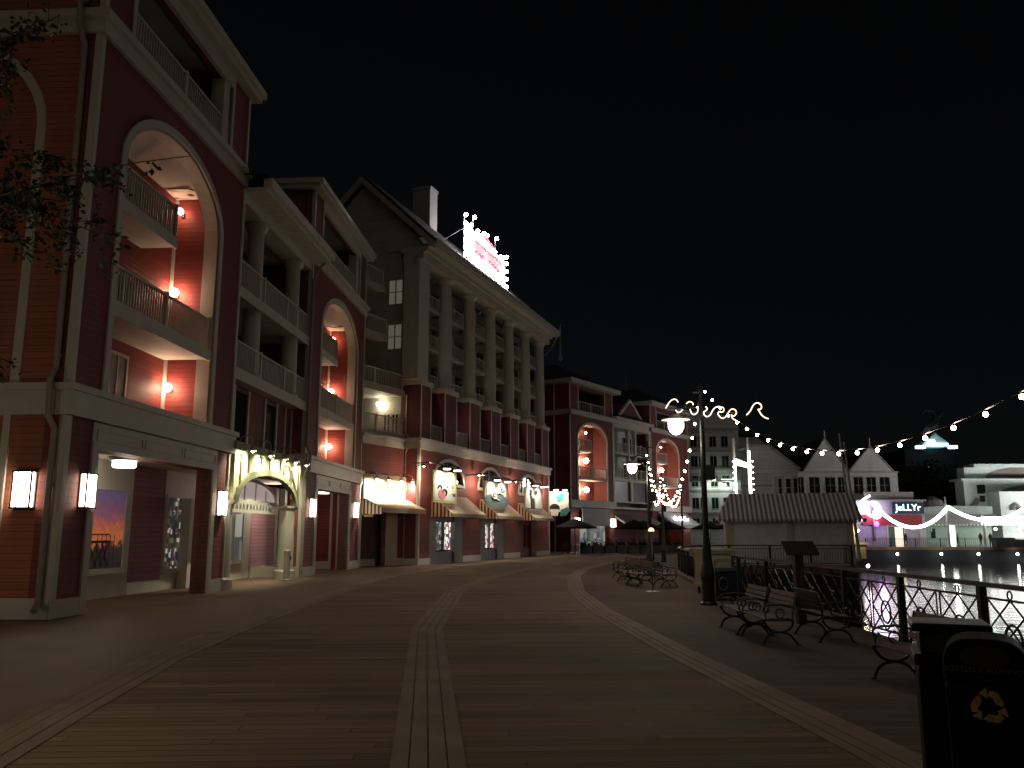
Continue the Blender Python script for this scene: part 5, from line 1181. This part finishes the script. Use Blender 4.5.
MB().tube([(0, .02, .18), (0, .02, .42)], .006, 4).build('hanger', IRON, nw2)
def string(label, a, c, sag, nb, rb=1.0, m=BULB, off=.5):
    a = Vector(a); c = Vector(c); t = thing('string_lights', label, 'string lights', a)
    def P(u_): q = a.lerp(c, u_)-a; q.z -= sag*4*u_*(1-u_); return q
    MB().tube([P(k/40) for k in range(41)], .007, 4).build('cable', IRON, t)
    first = None
    for k in range(nb):
        u_ = (k+off)/nb; p = P(u_)
        if first is None:
            first = MB().ball((0, 0, 0), .027*rb, 8).build('bulb', m, t); o = first
        else: o = first.copy(); COL.objects.link(o)
        o.location = p-Vector((0, 0, .05))
    return t
string('string of round bulbs sagging from the tallest lamp post out to the upper right', (4.6, 20.1, 5.18), (5.1, 1.5, 5.18), 2.40, 30)
string('string of round bulbs dipping between the tallest lamp post and the bench cluster post', (4.55, 20.2, 4.9), (5.35, 33.5, 4.9), 2.3, 26, 1.25)
string('string of round bulbs beyond the bench lamp post, dipping towards the far posts', (5.4, 33.6, 5.1), (8.7, 49.3, 5.0), 2.0, 26, 1.2)
string('string of bulbs between the far posts over the patio umbrellas', (8.8, 49.5, 5.0), (12.6, 63, 5.0), 1.6, 18, 1.5)
g = thing('patio_pole', 'slim dark pole between the patio umbrellas holding the far string lights', 'pole', (12.6, 63, 0)); MB().tube([(0, 0, 0), (0, 0, 5.1)], .07, 8).lathe((0, 0, 0), [(.2, 0), (.2, .3), (.08, .5)], 8).build('pole', GREENM, g)
# small globe street lamp on the patio (seen between the pavilions)

# ------------------------------------------------------------------ benches
def make_bench(label):
    t = thing('park_bench', label, 'bench', (0, 0, 0), 0, 'slatted iron benches')
    L = 1.25   # local: x along, sits facing -y
    s = MB()
    for k in range(5): s.box(-L/2, L/2, -.24+k*.085, -.24+k*.085+.07, .40+.003*k, .425+.003*k)
    s.build('seat', BENCHW, t, bevel=.006)
    s = MB()
    for k in range(4):
        z = .50+k*.082; y = .20+.05*k/3*1.6
        s.ext([(y, z), (y+.022, z-.004), (y+.040, z+.066), (y+.018, z+.07)], -L/2, L/2, ax='x')
    s.build('backrest', BENCHW, t, bevel=.004)
    for x in (-L/2+.03, L/2-.03):
        e_ = MB()
        e_.tube([(x, -.27, .40)]+[(x, -.24*math.cos(k*math.pi/10), .40-.19*math.sin(k*math.pi/10)) for k in range(1, 10)]+[(x, .22, .40)], .019, 6)
        e_.tube([(x, -.27, 0), (x, -.25, .05)]+[(x, -.235*math.cos(k*math.pi/10), .06+.15*math.sin(k*math.pi/10)) for k in range(1, 10)]+[(x, .27, .05), (x, .30, 0)], .02, 6)
        e_.tube([(x, -.27, .395), (x, .24, .395)], .018, 6); e_.tube([(x, .22, .39), (x, .24, .55), (x, .30, .80)], .018, 6)
        e_.tube([(x, .25, .60), (x, .05, .64), (x, -.14, .63), (x, -.24, .60), (x, -.26, .54), (x, -.21, .51), (x, -.17, .55)], .017, 6); e_.tube([(x, -.20, .40), (x, -.23, .47), (x, -.20, .52)], .015, 6)
        e_.tube([(x, .02+.07*math.cos(a), .50+.07*math.sin(a)) for a in [k*math.pi/6 for k in range(13)]], .012, 5)
        e_.box(x-.025, x+.025, -.31, -.24, 0, .02).box(x-.025, x+.025, .26, .33, 0, .02)
        e_.build('end_frame', IRON, t)
    return t
bench = make_bench('iron bench with slatted seat just left of the wooden notice post, nearer of the pair')
bench.location = (3.98, 13.55, 0); bench.rotation_euler = (0, 0, R(-90)+.02); bench.scale = (.96, .92, .93)
index_kids()
for (x, y, a, lab) in ((3.95, 14.85, -90, 'iron slatted bench next to the tallest lamp post, farther one of the pair'),
                       (4.98, 13.9, 90, 'dark bench turned to the water behind the pair of benches'),
                       (4.42, 9.5, -88, 'iron bench just behind the black bins'),
                       (4.05, 27.4, -80, 'black bench of the cluster, front left'), (3.95, 29.0, -80, 'black bench of the cluster, middle left'),
                       (4.15, 31.6, -75, 'black bench of the cluster, back left'),
                       (4.85, 27.2, 92, 'black bench of the cluster, front right'), (5.0, 30.6, 95, 'black bench of the cluster, back right')):
    dup(bench, (x, y, 0), R(a), lab)
# ------------------------------------------------------------------ thin lamp stand
g = thing('queue_stand', 'thin pole with tiny warm lamp on a round base before the bench cluster', 'stand', (4.0, 24.5, 0))
MB().lathe((0, 0, 0), [(.22, 0), (.22, .015), (.04, .04)], 18).tube([(0, 0, 0), (0, 0, 1.72)], .018, 8).build('pole', STEEL, g); MB().lathe((0, 0, 1.7), [(.09, 0), (.06, .08), (.02, .1)], 10).build('lamp_head', emit('amber_lamp', (1, .5, .2), 3), g)
# ------------------------------------------------------------------ cream cart and the cooler beside it
ct = thing('vending_cart', 'cream panelled cart on small wheels beside the tall lamp post', 'cart', (5.45, 22.6, 0), R(0)); ct.scale = (.72, 1, 1)
MB().box(-.45, .45, 0, 1.5, .22, 1.18).build('body', CREAM, ct, bevel=.01)
q = MB(); q.box(-.53, .53, -.08, 1.58, 1.18, 1.24).box(-.50, .50, -.05, 1.55, 1.12, 1.18).box(-.50, .50, -.05, 1.55, .22, .30).box(-.47, .47, -.02, 1.52, .92, .96); q.build('mouldings', CREAM, ct)
q = MB()
for x0, x1 in ((-.38, -.04), (.04, .38)):
    for a in ((x0, x1, .40, .43), (x0, x1, .83, .86), (x0, x0+.03, .43, .83), (x1-.03, x1, .43, .83)): q.box(a[0], a[1], -.018, .0, a[2], a[3])
for y0, y1 in ((.1, .7), (.8, 1.4)):
    for a in ((y0, y1, .40, .43), (y0, y1, .83, .86), (y0, y0+.03, .43, .83), (y1-.03, y1, .43, .83)): q.box(-.468, -.45, a[0], a[1], a[2], a[3])
q.build('panel_beads', CREAM, ct)
for x in (-.38, .38):
    for y in (.15, 1.3): MB().ext([(y+.11*math.cos(k*math.pi/8), .11+.11*math.sin(k*math.pi/8)) for k in range(16)], x-.03, x+.03, ax='x').build('wheel', IRON, ct)
cl = thing('drinks_cooler', 'low dark blue cooler box with a pale circle, on wheels in front of the cart', 'cooler', (5.27, 21.2, 0), R(2)); cl.scale = (.72, 1, 1)
B(-.38, .38, 0, .8, .12, .72).build('body', mat('navy_plastic', (.012, .02, .05), .4), cl, bevel=.02)
MB().box(-.40, .40, -.02, .82, .72, .80).tube([(-.38, -.02, .12), (-.38, -.02, 1.0), (.38, -.02, 1.0), (.38, -.02, .12)], .015, 6).build('lid', mat('grey_plastic_lid', (.09, .09, .10), .4), cl)
MB().tube([(-.1+.15*math.cos(k*math.pi/10), -.012, .42+.15*math.sin(k*math.pi/10)) for k in range(21)], .02, 5).build('round_mark', PALEP, cl)
for x in (-.3, .3): MB().ext([(.1+.08*math.cos(k*math.pi/6), .08+.08*math.sin(k*math.pi/6)) for k in range(12)], x-.02, x+.02, ax='x').build('wheel', IRON, cl)
# wooden notice post near the railing
np_ = thing('notice_post', 'brown wooden post with a slanted board standing at the railing behind the benches', 'sign', (5.33, 16.0, 0))
WOODB = mat('brown_stained_wood', (.05, .033, .025), .6, var=.3, scale=6)
MB().box(-.08, .08, -.08, .08, 0, 1.36).build('post', WOODB, np_); MB().add([(-.26, -.20, 1.28), (.34, -.20, 1.28), (.34, .12, 1.50), (-.26, .12, 1.50), (-.26, -.20, 1.24), (.34, -.20, 1.24), (.34, .12, 1.46), (-.26, .12, 1.46)], [(0, 1, 2, 3), (4, 5, 6, 7), (0, 1, 5, 4), (1, 2, 6, 5), (2, 3, 7, 6), (0, 3, 7, 4)]).build('slanted_board', WOODB, np_)
# ------------------------------------------------------------------ bins
def bin_(loc, rz, label, recycle):
    t = thing('litter_bin', label, 'bin', loc, rz, 'black litter bins'); w_ = .20
    b = MB(); b.ext([(-w_, -w_), (w_, -w_), (w_, w_), (-w_, w_)], .03, .86, ax='z'); b.build('body', BINM, t, bevel=.03)
    B(-w_+.03, w_-.03, -w_+.03, w_-.03, 0, .04).build('foot', BINM, t)
    if recycle:
        pr = [(w_*1.02*math.copysign(abs(math.cos(math.pi*k/16))**.6, math.cos(math.pi*k/16)), .93+.16*math.sin(math.pi*k/16)**.8) for k in range(17)]
        MB().ext([(w_*1.02, .86)]+pr+[(-w_*1.02, .86)], -w_-.02, w_+.02).build('lid', BINM, t, bevel=.025)
        MB().ext([(.12*math.cos(k*math.pi/10), 1.0+.055*math.sin(k*math.pi/10)) for k in range(20)], -w_-.026, -w_-.021).build('opening', DARK, t)
        text(t, 'BOTTLES & ALUMINUM', .038, (0, -w_-.024, .93), (R(90), 0, 0), PALEP, .001, name='lettering')
        q = MB()
        for k in range(3):
            a = math.pi/2+k*2*math.pi/3
            def rp(x, z): return (x*math.cos(a)-z*math.sin(a), .745+x*math.sin(a)+z*math.cos(a))
            # one bent arrow of the three-arrow loop
            q.ext([rp(.030, -.066), rp(.072, -.048), rp(.085, -.012), rp(.055, .004), rp(.048, -.02), rp(.022, -.030)], -w_-.010, -w_-.004)
            q.ext([rp(.040, .002), rp(.098, .004), rp(.066, .042)], -w_-.010, -w_-.004)
            q.ext([rp(.020, .030), rp(.058, .040), rp(.040, .066), rp(.010, .060)], -w_-.010, -w_-.004)
        q.build('recycling_mark', BRASS, t)
    else:
        MB().box(-w_-.02, w_+.02, -w_-.02, w_+.02, .86, .93).box(-w_+.02, w_-.02, -w_+.02, w_-.02, .93, 1.06).box(-w_-.02, w_+.02, -w_-.02, w_+.02, 1.06, 1.11).build('lid', mat('glossy_black', (.008, .008, .009), .38, var=.1, spec=.25), t, bevel=.015)
        B(-w_+.06, w_-.06, -w_-.0, -w_+.019, .94, 1.05).build('opening', DARK, t)
    return t
bin_((2.62, 4.85, 0), R(-29), 'black recycling bin with a domed lid and yellow three-arrow mark, at the lower right', True)
bin_((2.72, 5.42, 0), R(-22), 'black litter bin with a flat glossy lid just behind the recycling bin', False)
# ------------------------------------------------------------------ patio umbrellas, planters, tables
um = None
spots = [(4.9, 66.5, 'dark patio umbrella at the corner of the columned hall'), (10.2, 71, 'dark patio umbrella left of the glowing lantern'), (11.9, 77, 'small dark patio umbrella beyond the glowing lantern'),
         (14.7, 80, 'dark patio umbrella in front of the pale awning'), (18.6, 80, 'dark patio umbrella at the left of the white hotel'), (18.2, 69, 'dark patio umbrella nearest the tall lamp post'), (21.5, 74, 'dark patio umbrella farthest right')]
for i, (x, y, lab) in enumerate(spots):
    if um is None:
        um = thing('patio_umbrella', lab, 'umbrella', (x, y, 0), 0, 'dark patio umbrellas')
        MB().tube([(0, 0, 0), (0, 0, 2.7)], .035, 6).lathe((0, 0, 0), [(.3, 0), (.3, .08)], 12).build('pole', IRON, um)
        MB().lathe((0, 0, 2.1), [(1.75, -.12), (1.75, 0), (.9, .34), (.05, .66)], 8).build('canopy', CANVAS_D, um)
        MB().lathe((0, 0, 0), [(.25, .0), (.05, .05), (.05, .7), (.55, .71), (.55, .75)], 12).build('table', IRON, um)
        index_kids()
    else: dup(um, (x, y, 0), i*.3, lab)
pk = None; PLANT = mat('planter_paint', (.10, .12, .11), .6)
def planter_proto(label, loc):
    t = thing('planter', label, 'planter', loc, 0, 'box planters round the patio')
    MB().box(-.42, .42, -.3, .3, .05, .62).box(-.46, .46, -.34, .34, .62, .68).build('box', PLANT, t)
    q = MB(); rnd = random.Random(5)
    for k in range(260):
        p = Vector((rnd.uniform(-.42, .42), rnd.uniform(-.3, .3), .68+abs(rnd.gauss(0, .2)))); u_ = Vector((rnd.gauss(0, 1), rnd.gauss(0, 1), rnd.gauss(0, 1))).normalized(); v_ = u_.cross(Vector((.3, .2, 1))).normalized()
        q.add([p-u_*.07, p+v_*.04, p+u_*.07, p-v_*.04], [(0, 1, 2, 3)])
    q.build('shrub', LEAF, t); return t
names = ('first', 'second', 'third', 'fourth', 'fifth', 'sixth', 'seventh', 'eighth', 'ninth', 'tenth')
for i in range(9):
    a = (5.8+i*.98, 67.5+i*.35, 0); lab = 'grey box planter with low greenery at the patio edge, %s from the left' % names[i]
    if pk is None: pk = planter_proto(lab, a); index_kids()
    else: dup(pk, a, .2, lab)
# patio chairs as simple silhouettes
def chair_proto(label, loc):
    t = thing('patio_chair', label, 'chair', loc, 0, 'dark patio chairs')
    B(-.22, .22, -.22, .22, .42, .46).build('seat', IRON, t); MB().box(-.22, .22, .2, .24, .50, .88).build('backrest', IRON, t)
    for x in (-.2, .2):
        for y in (-.2, .2): MB().tube([(x, y, 0), (x, y, .46 if y < 0 else .88)], .018, 5).build('leg', IRON, t)
    return t
ch = None
for i, (x, y) in enumerate(((4.2, 67.2), (5.6, 66.2), (9.4, 70.6), (10.9, 71.6), (13.9, 79.4), (15.4, 80.2), (17.4, 68.6), (18.9, 69.4))):
    lab = 'dark patio chair under the %s, %s side' % (('corner umbrella', 'lantern umbrella', 'pale awning umbrella', 'umbrella behind the lamp post')[i//2], ('left', 'right')[i % 2])
    if ch is None: ch = chair_proto(lab, (x, y, 0)); index_kids()
    else: dup(ch, (x, y, 0), i*.9, lab)
# hedge behind the planters
# ------------------------------------------------------------------ overhanging tree at the top left
rnd = random.Random(4)
tr_ = thing('street_tree', 'leafy branches of a dark tree reaching in from the upper left', 'tree', (-7.6, 8.2, 0))
O = Vector((-7.6, 8.2, 0))
b = MB(); b.tube([(0, 0, 0), (.1, 0, 2.0), (.25, .1, 4.2), (.2, .1, 6.6)], [.19, .15, .11, .05], 10)
ends = []
targets = [(190, 156, 8.4), (85, 205, 8.6), (60, 260, 8.3), (40, 30, 8.2), (110, 175, 8.9), (20, 120, 8.0), (75, 160, 8.5), (30, 200, 8.1), (10, 60, 8.8), (60, 15, 9.0), (8, 375, 8.5), (-60, 100, 8), (-40, 10, 7.4), (-90, 200, 7.5), (100, 235, 8.6)]
twigs = []
for i, (u, v, Y) in enumerate(targets):
    e = at(u, v, Y)-O; s = Vector((.2, .1, 4.0+(i % 4)*.6)); mid = (s+e)/2+Vector((rnd.uniform(-.2, .2), rnd.uniform(-.3, .3), .45))
    pts = []
    for k in range(9): t = k/8; pts.append(s*(1-t)**2+mid*2*t*(1-t)+e*t*t)
    b.tube(pts, [.028*(1-k/9)**1.5+.004 for k in range(9)], 5); twigs.append(pts)
b.build('trunk', BARK, tr_)
c = MB()
def leaf(p, s):
    u_ = Vector((rnd.gauss(0, 1), rnd.gauss(0, 1), rnd.gauss(0, .7)-.5)).normalized(); v_ = u_.cross(Vector((rnd.gauss(0, 1), rnd.gauss(0, 1), .5))).normalized()
    c.add([p, p+u_*s*.5+v_*s*.28, p+u_*s, p+u_*s*.5-v_*s*.28], [(0, 1, 2, 3)])
tw = MB()
for i, pts in enumerate(twigs):
    for q_ in range(12 if i == 0 else 26):
        t = rnd.uniform(.40, 1)**.8; j = min(7, int(t*8)); p = pts[j].lerp(pts[j+1], t*8-j)
        sp = .07 if i == 0 else .20
        e = p+Vector((rnd.gauss(0, sp), rnd.gauss(0, sp), rnd.gauss(-.10, sp)*(.4 if i == 0 else 1)))
        tw.tube([p, (p+e)/2+Vector((0, 0, .03)), e], [.005, .004, .002], 4)
        for k in range(rnd.randint(8, 18)):
            l_ = p.lerp(e, rnd.uniform(.2, 1.1)); leaf(l_+Vector((rnd.gauss(0, .035), rnd.gauss(0, .035), rnd.gauss(0, .035))), rnd.uniform(.05, .095))
tw.build('twigs', BARK, tr_)
c.build('leaves', LEAF, tr_)

# unseen warm flood lamp, added outside the frame to wash the side wall of the near pavilion
fl = thing('flood_lamp', 'unseen low flood lamp added to warm the side wall of the near pavilion', 'lamp', (-12.2, 9.5, 0))
MB().box(-.15, .15, -.1, .1, 0, .12).box(-.2, .2, -.12, .14, .14, .4).build('housing', IRON, fl); B(-.17, .17, .142, .15, .17, .37).build('lens', emit('amber_lens', (1, .62, .3), 8), fl)
spot('lamp_light', (0, .3, .35), (1.5, 8.5, 6.5), 110, (1, .80, .60), 110, .15, fl)
